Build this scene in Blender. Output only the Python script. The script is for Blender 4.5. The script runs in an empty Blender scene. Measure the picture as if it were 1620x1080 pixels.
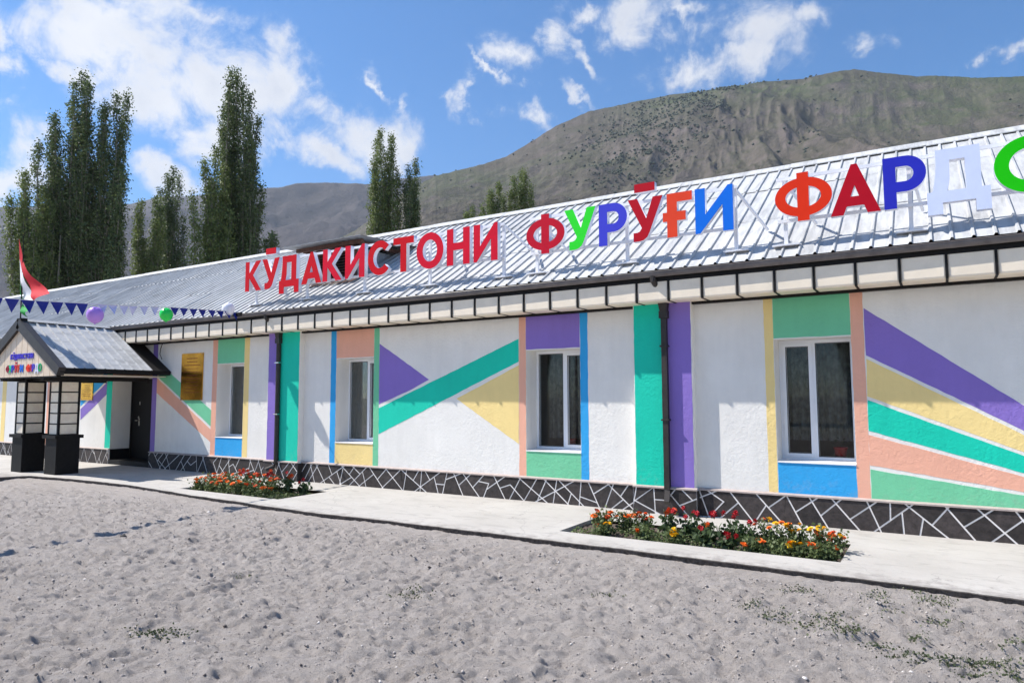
import bpy, math, random
import numpy as np
from mathutils import Vector, Matrix
random.seed(7); rng = np.random.default_rng(11)
PI = math.pi
S = bpy.context.scene
COL = S.collection

# ------------------------------------------------------------------ camera
CAMH = 1.6; FPX = 1085.6
yaw, pit, rol = math.radians(31.59), math.radians(4.688), math.radians(-.17)
cF = np.array([-math.sin(yaw)*math.cos(pit), math.cos(yaw)*math.cos(pit), math.sin(pit)])
cR0 = np.array([math.cos(yaw), math.sin(yaw), 0.]); cU0 = np.cross(cR0, cF)
cR = math.cos(rol)*cR0+math.sin(rol)*cU0; cU = -math.sin(rol)*cR0+math.cos(rol)*cU0
cam_d = bpy.data.cameras.new('camera'); cam = bpy.data.objects.new('camera', cam_d); COL.objects.link(cam)
cam_d.sensor_width = 36; cam_d.sensor_fit = 'HORIZONTAL'; cam_d.lens = 36*FPX/1620
cam_d.clip_start = .05; cam_d.clip_end = 30000
cam.matrix_world = Matrix(((cR[0], cU[0], -cF[0], 0), (cR[1], cU[1], -cF[1], 0), (cR[2], cU[2], -cF[2], CAMH), (0, 0, 0, 1)))
S.camera = cam
S.render.resolution_x = 1024; S.render.resolution_y = 682
S.view_settings.view_transform = 'Standard'; S.view_settings.look = 'None'
S.view_settings.exposure = 0.80; S.view_settings.gamma = 1; S.view_settings.use_curve_mapping = False

def ray(x, y): return cF+(x-810)/FPX*cR+(540-y)/FPX*cU
def onY(x, y, Y): d = ray(x, y); return d*(Y/d[1])+np.array([0, 0, CAMH])     # where a sight line meets a vertical plane
def onZ(x, y, Z=0.): d = ray(x, y); return d*((Z-CAMH)/d[2])+np.array([0, 0, CAMH])
def azel(x, y): d = ray(x, y); return math.atan2(d[0], d[1]), math.atan2(d[2], math.hypot(d[0], d[1]))

# ------------------------------------------------------------------ sun and sky
SUNV = Vector((-2.65, -1.0, 3.3)).normalized()
sun_d = bpy.data.lights.new('sun', 'SUN'); sun_d.energy = 4.7; sun_d.angle = math.radians(.53); sun_d.color = (1, .955, .89)
sun = bpy.data.objects.new('sun', sun_d); COL.objects.link(sun)
sun.rotation_euler = SUNV.to_track_quat('Z', 'Y').to_euler(); sun.location = (-30, -20, 40)

W = bpy.data.worlds.new('World'); S.world = W; W.use_nodes = True
nt = W.node_tree; nt.nodes.clear()
def N(t, **k):
    n = nt.nodes.new(t)
    for a, b in k.items(): setattr(n, a, b)
    return n
def L(a, b): nt.links.new(a, b)
def M2(op, a, b=None, c=None, clamp=False):
    n = N('ShaderNodeMath', operation=op); n.use_clamp = clamp
    for i, v in enumerate((a, b, c)):
        if v is None: continue
        if hasattr(v, 'links'): L(v, n.inputs[i])
        else: n.inputs[i].default_value = v
    return n.outputs[0]
sky = N('ShaderNodeTexSky'); sky.sky_type = 'NISHITA'; sky.sun_disc = False
sky.sun_elevation = math.asin(SUNV.z); sky.sun_rotation = math.atan2(SUNV.x, SUNV.y)
sky.altitude = 1800; sky.air_density = 1.0; sky.dust_density = .35; sky.ozone_density = 2.2
tc = N('ShaderNodeTexCoord'); sp = N('ShaderNodeSeparateXYZ'); L(tc.outputs['Generated'], sp.inputs[0])
az = M2('ARCTAN2', sp.outputs[0], sp.outputs[1]); el = M2('ARCSINE', sp.outputs[2])
uv = N('ShaderNodeCombineXYZ'); L(az, uv.inputs[0]); L(el, uv.inputs[1])
# ragged edges: bend the coordinates by noise
n1 = N('ShaderNodeTexNoise'); n1.inputs['Scale'].default_value = 7.5; n1.inputs['Detail'].default_value = 9; n1.inputs['Roughness'].default_value = .62
L(tc.outputs['Generated'], n1.inputs['Vector'])
nsub = N('ShaderNodeVectorMath', operation='SUBTRACT'); L(n1.outputs['Color'], nsub.inputs[0]); nsub.inputs[1].default_value = (.5, .5, .5)
nsc = N('ShaderNodeVectorMath', operation='MULTIPLY'); L(nsub.outputs[0], nsc.inputs[0]); nsc.inputs[1].default_value = (.24, .17, 0)
uvd = N('ShaderNodeVectorMath', operation='ADD'); L(uv.outputs[0], uvd.inputs[0]); L(nsc.outputs[0], uvd.inputs[1])
BL = [(190,55,150,62,0),(300,120,185,82,10),(350,205,115,62,15),(440,125,70,75,20),(520,200,70,30,35),(230,170,130,62,10),(130,110,60,40,0),(310,30,80,30,0),
      (15,60,50,50,0),(5,135,55,50,10),(35,222,55,34,0),(20,280,75,48,0),(250,285,70,38,10),(600,150,38,13,40),(640,180,16,26,0),
      (570,235,95,62,0),(500,265,75,40,10),(620,250,50,42,0),(440,240,25,18,0),(745,168,16,38,0),(825,194,34,18,0),(790,78,36,34,0),(865,50,42,55,-20),(930,32,40,20,0),
      (1022,42,62,50,0),(1190,50,80,80,0),(1105,122,78,30,-12),(1160,110,50,40,-30),(1265,42,50,30,0),(1355,85,48,26,0),(1590,62,50,15,0),(935,100,60,18,40),(905,155,50,14,30),(770,120,40,10,30),(1090,15,60,18,0)]
mx = None
for (x, y, rx, ry, ang) in BL:
    a0, e0 = azel(x, y); a1, e1 = azel(x+rx, y); a2, e2 = azel(x, y+ry)
    sx = 1.12*math.hypot(a1-a0, e1-e0); sy = 1.12*math.hypot(a2-a0, e2-e0)
    mp = N('ShaderNodeMapping', vector_type='TEXTURE'); L(uvd.outputs[0], mp.inputs[0])
    mp.inputs['Location'].default_value = (a0, e0, 0); mp.inputs['Rotation'].default_value = (0, 0, -math.radians(ang)+math.atan2(e1-e0, a1-a0)); mp.inputs['Scale'].default_value = (sx, sy, 1)
    ln = N('ShaderNodeVectorMath', operation='LENGTH'); L(mp.outputs[0], ln.inputs[0])
    v = M2('SUBTRACT', 1.0, ln.outputs['Value'])
    if min(rx, ry) < 35 or x > 700: v = M2('MULTIPLY', v, .60 if min(rx, ry) < 35 else .82)
    mx = v if mx is None else M2('MAXIMUM', mx, v)
# scattered cloud over the rest of the sky dome, outside the mapped ones
n3 = N('ShaderNodeTexNoise'); n3.inputs['Scale'].default_value = 2.6; n3.inputs['Detail'].default_value = 7; L(tc.outputs['Generated'], n3.inputs['Vector'])
gen = M2('MULTIPLY', M2('SUBTRACT', n3.outputs['Fac'], .56), 3.2)
aw = M2('ABSOLUTE', M2('ADD', az, yaw)); outm = M2('MULTIPLY', M2('SUBTRACT', aw, .70), 6, clamp=True)
ew = M2('MULTIPLY', M2('SUBTRACT', el, .62), 6, clamp=True)
gen = M2('SUBTRACT', gen, M2('MULTIPLY', M2('SUBTRACT', 1.0, M2('MAXIMUM', outm, ew)), 3.0))
mx = M2('MAXIMUM', mx, gen)
n2 = N('ShaderNodeTexNoise'); n2.inputs['Scale'].default_value = 13; n2.inputs['Detail'].default_value = 13; n2.inputs['Roughness'].default_value = .68; n2.inputs['Distortion'].default_value = .5
L(tc.outputs['Generated'], n2.inputs['Vector'])
dens = M2('ADD', mx, M2('MULTIPLY', M2('SUBTRACT', n2.outputs['Fac'], .5), 1.9))
mr = N('ShaderNodeMapRange', interpolation_type='SMOOTHERSTEP'); L(dens, mr.inputs[0]); mr.inputs[1].default_value = -.06; mr.inputs[2].default_value = .84
alpha = M2('MULTIPLY', mr.outputs[0], .97)
# cloud tone: bright rims, faintly grey thick middles
n4 = N('ShaderNodeTexNoise'); n4.inputs['Scale'].default_value = 9; n4.inputs['Detail'].default_value = 6; L(tc.outputs['Generated'], n4.inputs['Vector'])
thick = M2('MULTIPLY', M2('MULTIPLY', M2('SUBTRACT', dens, .25, clamp=True), 1.0, clamp=True), M2('MULTIPLY', M2('SUBTRACT', n4.outputs['Fac'], .38, clamp=True), 4.2, clamp=True))
cm = N('ShaderNodeMix', data_type='RGBA'); L(thick, cm.inputs[0]); cm.inputs[6].default_value = (9.6, 9.6, 9.7, 1); cm.inputs[7].default_value = (6.0, 6.4, 7.4, 1)
hs = N('ShaderNodeHueSaturation'); L(sky.outputs[0], hs.inputs['Color']); hs.inputs['Saturation'].default_value = 1.55; hs.inputs['Value'].default_value = 1.85
fm = N('ShaderNodeMix', data_type='RGBA'); L(alpha, fm.inputs[0]); L(hs.outputs[0], fm.inputs[6]); L(cm.outputs[2], fm.inputs[7])
bg = N('ShaderNodeBackground'); bg.inputs[1].default_value = .058; L(fm.outputs[2], bg.inputs[0])
wo = N('ShaderNodeOutputWorld'); L(bg.outputs[0], wo.inputs[0])

# ------------------------------------------------------------------ materials
def lin(c): c = c/255.; return c/12.92 if c <= .04045 else ((c+.055)/1.055)**2.4
def rgb(r, g, b): return (lin(r), lin(g), lin(b), 1)
def mat(name, col, rough=.6, metal=0., var=.0, vscale=3., bump=0., bscale=40., bdist=.01, spec=.5, detail=6, col2=None, stretch=None, sheen=None):
    m = bpy.data.materials.new(name); m.use_nodes = True; t = m.node_tree; b = t.nodes['Principled BSDF']
    b.inputs['Base Color'].default_value = col; b.inputs['Roughness'].default_value = rough; b.inputs['Metallic'].default_value = metal
    b.inputs['Specular IOR Level'].default_value = spec
    g = t.nodes.new('ShaderNodeNewGeometry'); vec = g.outputs['Position']
    if stretch:
        mp = t.nodes.new('ShaderNodeMapping'); mp.inputs['Scale'].default_value = stretch; t.links.new(vec, mp.inputs[0]); vec = mp.outputs[0]
    if var or col2:
        n = t.nodes.new('ShaderNodeTexNoise'); n.inputs['Scale'].default_value = vscale; n.inputs['Detail'].default_value = detail; n.inputs['Roughness'].default_value = .62; t.links.new(vec, n.inputs[0])
        r = t.nodes.new('ShaderNodeMapRange'); r.inputs[1].default_value = .35; r.inputs[2].default_value = .68; t.links.new(n.outputs[0], r.inputs[0])
        x = t.nodes.new('ShaderNodeMix'); x.data_type = 'RGBA'; t.links.new(r.outputs[0], x.inputs[0])
        c2 = col2 if col2 else tuple(min(1, c*(1+var)) for c in col[:3])+(1,); c1 = col if col2 else tuple(c*(1-var) for c in col[:3])+(1,)
        x.inputs[6].default_value = c1; x.inputs[7].default_value = c2; t.links.new(x.outputs[2], b.inputs['Base Color'])
    if bump:
        n = t.nodes.new('ShaderNodeTexNoise'); n.inputs['Scale'].default_value = bscale; n.inputs['Detail'].default_value = 5; n.inputs['Roughness'].default_value = .6; t.links.new(vec, n.inputs[0])
        bp = t.nodes.new('ShaderNodeBump'); bp.inputs['Strength'].default_value = bump; bp.inputs['Distance'].default_value = bdist
        t.links.new(n.outputs[0], bp.inputs['Height']); t.links.new(bp.outputs[0], b.inputs['Normal'])
    return m

def stucco(name, col, dirt=.0):
    """rough rendered wall: lumpy trowel relief, drips and fine grain; paint colour with slight patchiness"""
    m = bpy.data.materials.new(name); m.use_nodes = True; t = m.node_tree; b = t.nodes['Principled BSDF']
    b.inputs['Roughness'].default_value = .72; b.inputs['Specular IOR Level'].default_value = .3
    g = t.nodes.new('ShaderNodeNewGeometry'); P = g.outputs['Position']
    def noise(sc, det=5, ro=.6, vec=None, dist=0):
        n = t.nodes.new('ShaderNodeTexNoise'); n.inputs['Scale'].default_value = sc; n.inputs['Detail'].default_value = det; n.inputs['Roughness'].default_value = ro; n.inputs['Distortion'].default_value = dist
        t.links.new(vec or P, n.inputs[0]); return n.outputs[0]
    def mth(op, a, b_=None, cl=False):
        n = t.nodes.new('ShaderNodeMath'); n.operation = op; n.use_clamp = cl
        for i, v in enumerate((a, b_)):
            if v is None: continue
            if hasattr(v, 'links'): t.links.new(v, n.inputs[i])
            else: n.inputs[i].default_value = v
        return n.outputs[0]
    mp = t.nodes.new('ShaderNodeMapping'); mp.inputs['Scale'].default_value = (5, 5, .9); t.links.new(P, mp.inputs[0])
    vr = mth('ADD', mth('MULTIPLY', noise(1.3, 6), .6), mth('MULTIPLY', noise(1.2, 6, .7, mp.outputs[0]), .4))
    r = t.nodes.new('ShaderNodeMapRange'); r.inputs[1].default_value = .33; r.inputs[2].default_value = .66; t.links.new(vr, r.inputs[0])
    x = t.nodes.new('ShaderNodeMix'); x.data_type = 'RGBA'; t.links.new(r.outputs[0], x.inputs[0])
    x.inputs[6].default_value = tuple(c*.90 for c in col[:3])+(1,); x.inputs[7].default_value = tuple(min(1, c*1.04) for c in col[:3])+(1,)
    last = x.outputs[2]
    # splash dirt and bare specks low on the wall
    s = t.nodes.new('ShaderNodeSeparateXYZ'); t.links.new(P, s.inputs[0])
    low = mth('MULTIPLY', mth('SUBTRACT', .75, s.outputs[2]), 1.6, True)
    dm = mth('MULTIPLY', mth('MULTIPLY', mth('SUBTRACT', noise(9, 7, .7), .52, True), 5, True), mth('MULTIPLY', low, .42), True)
    y = t.nodes.new('ShaderNodeMix'); y.data_type = 'RGBA'; t.links.new(dm, y.inputs[0]); t.links.new(last, y.inputs[6]); y.inputs[7].default_value = rgb(176, 168, 158)
    t.links.new(y.outputs[2], b.inputs['Base Color'])
    h = mth('ADD', mth('MULTIPLY', noise(22, 3, .5, dist=.6), 1.0), mth('ADD', mth('MULTIPLY', noise(3.0, 4), 1.4), mth('MULTIPLY', noise(110, 3), .22)))
    rough_mask = mth('ADD', .35, mth('MULTIPLY', mth('SUBTRACT', noise(.9, 3), .42, True), 4.5, True))
    bp = t.nodes.new('ShaderNodeBump'); t.links.new(mth('MULTIPLY', rough_mask, .8), bp.inputs['Strength']); bp.inputs['Distance'].default_value = .0065
    t.links.new(h, bp.inputs['Height']); t.links.new(bp.outputs[0], b.inputs['Normal'])
    return m

PAL = dict(peach=(243, 181, 155), orange=(240, 165, 125), green=(120, 205, 160), teal=(18, 208, 178), purple=(142, 118, 200), blue=(52, 168, 232), yellow=(250, 222, 150), lav=(178, 160, 222))
PAINT = {k: stucco('paint_'+k, rgb(*v)) for k, v in PAL.items()}
M = dict(
 wall=stucco('white_stucco', rgb(240, 237, 231)),
 stone=mat('plinth_stone_paint', (.036, .029, .028, 1), .8, var=.45, vscale=14, bump=.5, bscale=30, bdist=.006),
 grout=mat('white_grout_paint', rgb(232, 228, 226), .7, var=.1, bump=.3, bscale=60, bdist=.004),
 ledge=mat('ledge_cement', rgb(176, 162, 156), .8, var=.12, vscale=8, bump=.5, bscale=30, bdist=.006),  # cement tone darkened to include the shadow edge under the wall drip
 panel=mat('cream_plastic_panel', rgb(244, 230, 208), .45, var=.05, vscale=5),
 black=mat('black_metal', (.010, .009, .009, 1), .6, var=.3, vscale=20, spec=.2),
 gutter=mat('dark_brown_gutter', (.15, .132, .128, 1), .45, var=.25, vscale=6),
 pipe=mat('dark_downpipe', (.028, .022, .020, 1), .5, var=.3, vscale=8), tin=None, white=mat('white_frame_paint', rgb(236, 236, 240), .4, var=.05, vscale=6),
 pvc=mat('white_pvc', rgb(238, 240, 244), .3, spec=.5),
 dark=mat('interior_plaster', rgb(150, 140, 125), .8, var=.1),
 floor_in=mat('interior_floor', rgb(110, 80, 60), .6, var=.2),
 curtain=mat('grey_brown_curtain', (.30, .285, .275, 1), .85, var=.35, vscale=12),
 pot=mat('red_pot', rgb(205, 25, 35), .5), doorm=mat('black_door_leather', (.010, .010, .011, 1), .6, spec=.15, bump=.35, bscale=14, bdist=.01),
 chrome=mat('handle_metal', (.62, .6, .58, 1), .25, metal=1),
 wood=mat('old_wood', rgb(92, 62, 50), .85, var=.35, vscale=20, stretch=(1, 1, .15)),
 bark=mat('poplar_bark', rgb(140, 132, 118), .9, var=.3, vscale=6, bump=.5, bscale=14, bdist=.03),
 soil=mat('garden_soil', (.10, .075, .06, 1), .95, var=.35, vscale=18, bump=.8, bscale=40, bdist=.02),
 stem=mat('plant_stem', (.06, .11, .03, 1), .7), cloth_red=mat('flag_red_cloth', rgb(205, 20, 40), .8), cloth_white=mat('flag_white_cloth', rgb(236, 236, 240), .8),
 cloth_green=mat('flag_green_cloth', rgb(20, 150, 60), .8), navy=mat('navy_bunting_cloth', rgb(28, 42, 140), .7), pale=mat('pale_lavender_bunting', rgb(205, 205, 240), .6),
 rope=mat('string', rgb(190, 190, 200), .8), rock=mat('far_stone', rgb(190, 186, 182), .85, var=.2, vscale=30, bump=.4, bscale=30))

def tin_mat(name, base, dull=.42, rough=.38):
    m = bpy.data.materials.new(name); m.use_nodes = True; t = m.node_tree; b = t.nodes['Principled BSDF']
    g = t.nodes.new('ShaderNodeNewGeometry'); P = g.outputs['Position']
    oi = t.nodes.new('ShaderNodeObjectInfo')
    v = t.nodes.new('ShaderNodeTexNoise'); v.inputs['Scale'].default_value = 2.2; v.inputs['Detail'].default_value = 8; v.inputs['Roughness'].default_value = .7
    mp = t.nodes.new('ShaderNodeMapping'); mp.inputs['Scale'].default_value = (4, .7, .7); t.links.new(P, mp.inputs[0]); t.links.new(mp.outputs[0], v.inputs[0])
    r = t.nodes.new('ShaderNodeMapRange'); r.inputs[1].default_value = .45; r.inputs[2].default_value = .72; t.links.new(v.outputs[0], r.inputs[0])
    x = t.nodes.new('ShaderNodeMix'); x.data_type = 'RGBA'; t.links.new(r.outputs[0], x.inputs[0]); x.inputs[6].default_value = base; x.inputs[7].default_value = tuple(c*(1-dull) for c in base[:3])+(1,)
    y = t.nodes.new('ShaderNodeMix'); y.data_type = 'RGBA'; y.blend_type = 'MULTIPLY'; y.inputs[0].default_value = 1
    rr = t.nodes.new('ShaderNodeMapRange'); rr.inputs[3].default_value = .9; rr.inputs[4].default_value = 1.05; t.links.new(oi.outputs['Random'], rr.inputs[0])
    t.links.new(x.outputs[2], y.inputs[6]); t.links.new(rr.outputs[0], y.inputs[7]); t.links.new(y.outputs[2], b.inputs['Base Color'])
    b.inputs['Metallic'].default_value = .0; b.inputs['Specular IOR Level'].default_value = .25; b.inputs['Roughness'].default_value = rough+.25
    n = t.nodes.new('ShaderNodeTexNoise'); n.inputs['Scale'].default_value = 4; n.inputs['Detail'].default_value = 3; t.links.new(P, n.inputs[0])
    bp = t.nodes.new('ShaderNodeBump'); bp.inputs['Strength'].default_value = .35; bp.inputs['Distance'].default_value = .012; t.links.new(n.outputs[0], bp.inputs['Height']); t.links.new(bp.outputs[0], b.inputs['Normal'])
    return m
M['tin'] = tin_mat('galvanised_roof_tin', (.545, .548, .548, 1))
M['tin_old'] = tin_mat('weathered_roof_tin', (.40, .42, .45, 1), .35, .45)

def glass_mat():
    m = bpy.data.materials.new('window_glass'); m.use_nodes = True; t = m.node_tree; t.nodes.clear()
    o = t.nodes.new('ShaderNodeOutputMaterial'); tr = t.nodes.new('ShaderNodeBsdfTransparent'); gl = t.nodes.new('ShaderNodeBsdfGlossy'); gl.inputs['Roughness'].default_value = .02
    tr.inputs[0].default_value = (.78, .81, .81, 1)
    f = t.nodes.new('ShaderNodeFresnel'); f.inputs[0].default_value = 1.5; mx_ = t.nodes.new('ShaderNodeMixShader'); k = t.nodes.new('ShaderNodeMath'); k.operation = 'MULTIPLY'; k.inputs[1].default_value = .7; t.links.new(f.outputs[0], k.inputs[0])
    t.links.new(k.outputs[0], mx_.inputs[0]); t.links.new(tr.outputs[0], mx_.inputs[1]); t.links.new(gl.outputs[0], mx_.inputs[2]); t.links.new(mx_.outputs[0], o.inputs[0]); return m
M['glass'] = glass_mat()

# ------------------------------------------------------------------ mesh helpers
class MB:
    def __init__(s): s.v = []; s.f = []
    def add(s, vs, fs): o = len(s.v); s.v += [tuple(map(float, p)) for p in vs]; s.f += [tuple(i+o for i in f) for f in fs]; return s
    def box(s, x0, x1, y0, y1, z0, z1):
        return s.add([(x0,y0,z0),(x1,y0,z0),(x1,y1,z0),(x0,y1,z0),(x0,y0,z1),(x1,y0,z1),(x1,y1,z1),(x0,y1,z1)],
                     [(0,3,2,1),(4,5,6,7),(0,1,5,4),(1,2,6,5),(2,3,7,6),(3,0,4,7)])
    def bar(s, a, b, w, d=None):
        a, b = Vector(a), Vector(b); d = d or w; z = (b-a).normalized(); up = Vector((0,0,1)) if abs(z.z) < .95 else Vector((0,1,0))
        x = z.cross(up).normalized()*w/2; y = z.cross(x).normalized()*d/2
        return s.add([a-x-y,a+x-y,a+x+y,a-x+y,b-x-y,b+x-y,b+x+y,b-x+y], [(0,3,2,1),(4,5,6,7),(0,1,5,4),(1,2,6,5),(2,3,7,6),(3,0,4,7)])
    def tube(s, pts, r, n=8, cap=True):
        pts = [Vector(p) for p in pts]; rs = r if isinstance(r, (list, tuple)) else [r]*len(pts); rings = []; o = len(s.v)
        for i, p in enumerate(pts):
            t = (pts[min(i+1, len(pts)-1)]-pts[max(i-1, 0)]).normalized(); up = Vector((0,0,1)) if abs(t.z) < .9 else Vector((0,1,0))
            x = t.cross(up).normalized(); y = t.cross(x).normalized()
            for k in range(n): a = 2*PI*k/n; s.v.append(tuple(p+(x*math.cos(a)+y*math.sin(a))*rs[i]))
        for i in range(len(pts)-1):
            for k in range(n): s.f.append((o+i*n+k, o+i*n+(k+1) % n, o+(i+1)*n+(k+1) % n, o+(i+1)*n+k))
        if cap: s.f.append(tuple(o+k for k in range(n))[::-1]); s.f.append(tuple(o+(len(pts)-1)*n+k for k in range(n)))
        return s
    def prismXZ(s, poly, y0, y1):   # convex or simple polygon in XZ, front face at y0
        n = len(poly); a = sum(poly[i][0]*poly[(i+1) % n][1]-poly[(i+1) % n][0]*poly[i][1] for i in range(n))
        if a < 0: poly = poly[::-1]
        vs = [(x, y0, z) for x, z in poly]+[(x, y1, z) for x, z in poly]
        return s.add(vs, [tuple(range(n)), tuple(range(2*n-1, n-1, -1))]+[(i, i+n, (i+1) % n+n, (i+1) % n) for i in range(n)])
    def mesh(s, name):
        me = bpy.data.meshes.new(name); me.from_pydata(s.v, [], s.f); me.update(); return me
    def build(s, name, m, parent=None, smooth=False):
        return link(name, s.mesh(name), m, parent, smooth)
def link(name, me, m=None, parent=None, smooth=False):
    if m is not None and not me.materials: me.materials.append(m)
    if smooth: me.polygons.foreach_set('use_smooth', [True]*len(me.polygons))
    o = bpy.data.objects.new(name, me); COL.objects.link(o)
    if parent: o.parent = parent
    return o
def thing(name, label, cat, loc=(0,0,0), group=None):
    o = bpy.data.objects.new(name, None); o.empty_display_size = .2; COL.objects.link(o); o.location = loc
    o['label'] = label; o['category'] = cat
    if group: o['group'] = group
    return o
def tag(o, label=None, cat=None, group=None, kind=None):
    for k, v in (('label', label), ('category', cat), ('group', group), ('kind', kind)):
        if v: o[k] = v
    return o
def big_mesh(name, V, F, m, parent=None, smooth=False):
    """V (n,3), F (m,3|4) numpy"""
    me = bpy.data.meshes.new(name); k = F.shape[1]
    me.vertices.add(len(V)); me.vertices.foreach_set('co', V.astype(np.float32).ravel())
    me.loops.add(F.size); me.loops.foreach_set('vertex_index', F.astype(np.int32).ravel())
    me.polygons.add(len(F)); me.polygons.foreach_set('loop_start', np.arange(0, F.size, k, dtype=np.int32)); me.polygons.foreach_set('loop_total', np.full(len(F), k, dtype=np.int32))
    if smooth: me.polygons.foreach_set('use_smooth', np.ones(len(F), dtype=bool))
    me.update(calc_edges=True); me.materials.append(m)
    o = bpy.data.objects.new(name, me); COL.objects.link(o)
    if parent: o.parent = parent
    return o
_perm = rng.integers(0, 2**31, 65536); 
def vnoise(x, y, seed=0):
    xi = np.floor(x).astype(np.int64); yi = np.floor(y).astype(np.int64); fx = x-xi; fy = y-yi; fx = fx*fx*fx*(fx*(fx*6-15)+10); fy = fy*fy*fy*(fy*(fy*6-15)+10)
    def h(i, j): return (_perm[(i*374761393+j*668265263+seed*974711) & 65535] & 0xffff)/65535.
    return (h(xi,yi)*(1-fx)+h(xi+1,yi)*fx)*(1-fy)+(h(xi,yi+1)*(1-fx)+h(xi+1,yi+1)*fx)*fy*1.0
def fbm(x, y, o=5, seed=0, g=.5):
    s = 0; a = 1; t = 0
    for i in range(o): s = s+a*vnoise(x*2**i+i*17.3, y*2**i-i*9.1, seed+i); t += a; a *= g
    return s/t
def ridged(x, y, o=5, seed=0, g=.55):
    s = 0; a = 1; t = 0
    for i in range(o): s = s+a*(1-np.abs(2*vnoise(x*2**i+i*7.7, y*2**i+i*3.1, seed+i)-1)); t += a; a *= g
    return s/t
def grid_faces(nx, ny):
    i, j = np.meshgrid(np.arange(nx-1), np.arange(ny-1), indexing='ij'); a = (i*ny+j).ravel(); return np.stack([a, a+ny, a+ny+1, a+1], 1)

# ================================================================== ground
YW = 9.4                     # front wall plane
big = MB(); big.add([(-9000,-6000,-.35),(9000,-6000,-.35),(9000,12000,-.35),(-9000,12000,-.35)], [(0,1,2,3)])
tag(big.build('ground', mat('valley_ground', rgb(150, 145, 130), .95, var=.2, vscale=.02)), kind='structure')

def sand_mat():
    m = bpy.data.materials.new('grey_yard_sand'); m.use_nodes = True; t = m.node_tree; b = t.nodes['Principled BSDF']; b.inputs['Roughness'].default_value = .95; b.inputs['Specular IOR Level'].default_value = .15
    g = t.nodes.new('ShaderNodeNewGeometry'); P = g.outputs['Position']
    def noise(sc, det=5, ro=.6):
        n = t.nodes.new('ShaderNodeTexNoise'); n.inputs['Scale'].default_value = sc; n.inputs['Detail'].default_value = det; n.inputs['Roughness'].default_value = ro; t.links.new(P, n.inputs[0]); return n.outputs[0]
    def rng_(v, a, b_):
        r = t.nodes.new('ShaderNodeMapRange'); r.inputs[1].default_value = a; r.inputs[2].default_value = b_; t.links.new(v, r.inputs[0]); return r.outputs[0]
    def mix(f, a, b_):
        x = t.nodes.new('ShaderNodeMix'); x.data_type = 'RGBA'; t.links.new(f, x.inputs[0])
        for i, c in ((6, a), (7, b_)):
            if hasattr(c, 'links'): t.links.new(c, x.inputs[i])
            else: x.inputs[i].default_value = c
        return x.outputs[2]
    c = mix(rng_(noise(.7, 5), .35, .65), (.435, .385, .348, 1), (.515, .462, .422, 1))
    c = mix(rng_(noise(6, 6, .7), .3, .72), c, (.56, .51, .475, 1))
    c = mix(rng_(noise(34, 6, .75), .56, .74), c, (.20, .172, .16, 1))  # dark specks put the shade of small pits into the sand colour
    c = mix(rng_(noise(180, 2, .7), .58, .72), c, (.16, .14, .135, 1))
    c = mix(rng_(noise(120, 2, .7), .66, .76), c, (.42, .40, .39, 1))
    t.links.new(c, b.inputs['Base Color'])
    a = t.nodes.new('ShaderNodeMath'); a.operation = 'MULTIPLY_ADD'; t.links.new(noise(38, 5, .68), a.inputs[0]); a.inputs[1].default_value = 1.0; t.links.new(noise(200, 3, .7), a.inputs[2])
    bp = t.nodes.new('ShaderNodeBump'); bp.inputs['Strength'].default_value = 1.0; bp.inputs['Distance'].default_value = .022; t.links.new(a.outputs[0], bp.inputs['Height']); t.links.new(bp.outputs[0], b.inputs['Normal'])
    return m
M['sand'] = sand_mat()
xs = np.concatenate([np.arange(-60, -26, .5), np.arange(-26, -14, .06), np.arange(-14, -8, .03), np.arange(-8, 2.0, .0175), np.arange(2.0, 12.01, .25)])
ys = np.concatenate([np.arange(-12, .6, .3), np.arange(.6, 5.6, .0185), np.arange(5.6, 7.75, .026)])
GX, GY = np.meshgrid(xs, ys, indexing='ij')
def sand_height(X, Y):
    w = .35*(fbm(X*.8, Y*.8, 3, 31)-.5); Xr = X*.96+Y*.28+w; Yr = -X*.28+Y*.96
    h = .030*(fbm(X*.55, Y*.55, 3, 1)-.5)+.026*(fbm(Xr*1.9, Yr*2.9, 3, 4)-.5)
    d = ridged(Xr*3.6, Yr*6.2, 3, 9); h += .030*(d-.6)
    h += .034*(fbm(Xr*7.5, Yr*13, 4, 15, .62)-.5)+.012*(ridged(Xr*17, Yr*26, 3, 19)-.6)+.007*(fbm(X*45, Y*45, 2, 22)-.5)
    h += .0125*np.tanh(9*(fbm(Xr*4.6+.6*w, Yr*8.2, 3, 51, .6)-.5))+.0095*np.tanh(10*(fbm(Xr*12, Yr*18, 3, 57, .6)-.5))
    pit = fbm(Xr*7.3, Yr*12, 2, 63); h -= .030*np.clip(pit-.70, 0, 1)/.3
    return h
GZ = -.070+1.30*sand_height(GX, GY)
# footprints: small scooped dents with pushed-up rims
r2 = np.random.default_rng(5)
for _ in range(2600):
    cx = r2.uniform(-17, 1.6); cy = r2.uniform(.8, 6.7); a = r2.uniform(-.9, .9)+.3; l = r2.uniform(.05, .14); w = l*r2.uniform(.32, .55); dp = r2.uniform(.008, .026)
    i0, i1 = np.searchsorted(xs, [cx-.4, cx+.4]); j0, j1 = np.searchsorted(ys, [cy-.4, cy+.4])
    X = GX[i0:i1, j0:j1]-cx; Y = GY[i0:i1, j0:j1]-cy
    u = (X*math.cos(a)+Y*math.sin(a))/l; v = (-X*math.sin(a)+Y*math.cos(a))/w; q = u*u+v*v
    GZ[i0:i1, j0:j1] += dp*(-np.exp(-q*1.4)+.55*np.exp(-(np.sqrt(q)-1.35)**2*5))
edge = np.clip((GY-6.2)/.8, 0, 1); GZ = GZ*(1-edge*.7)+edge*.7*(-.048)
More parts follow.
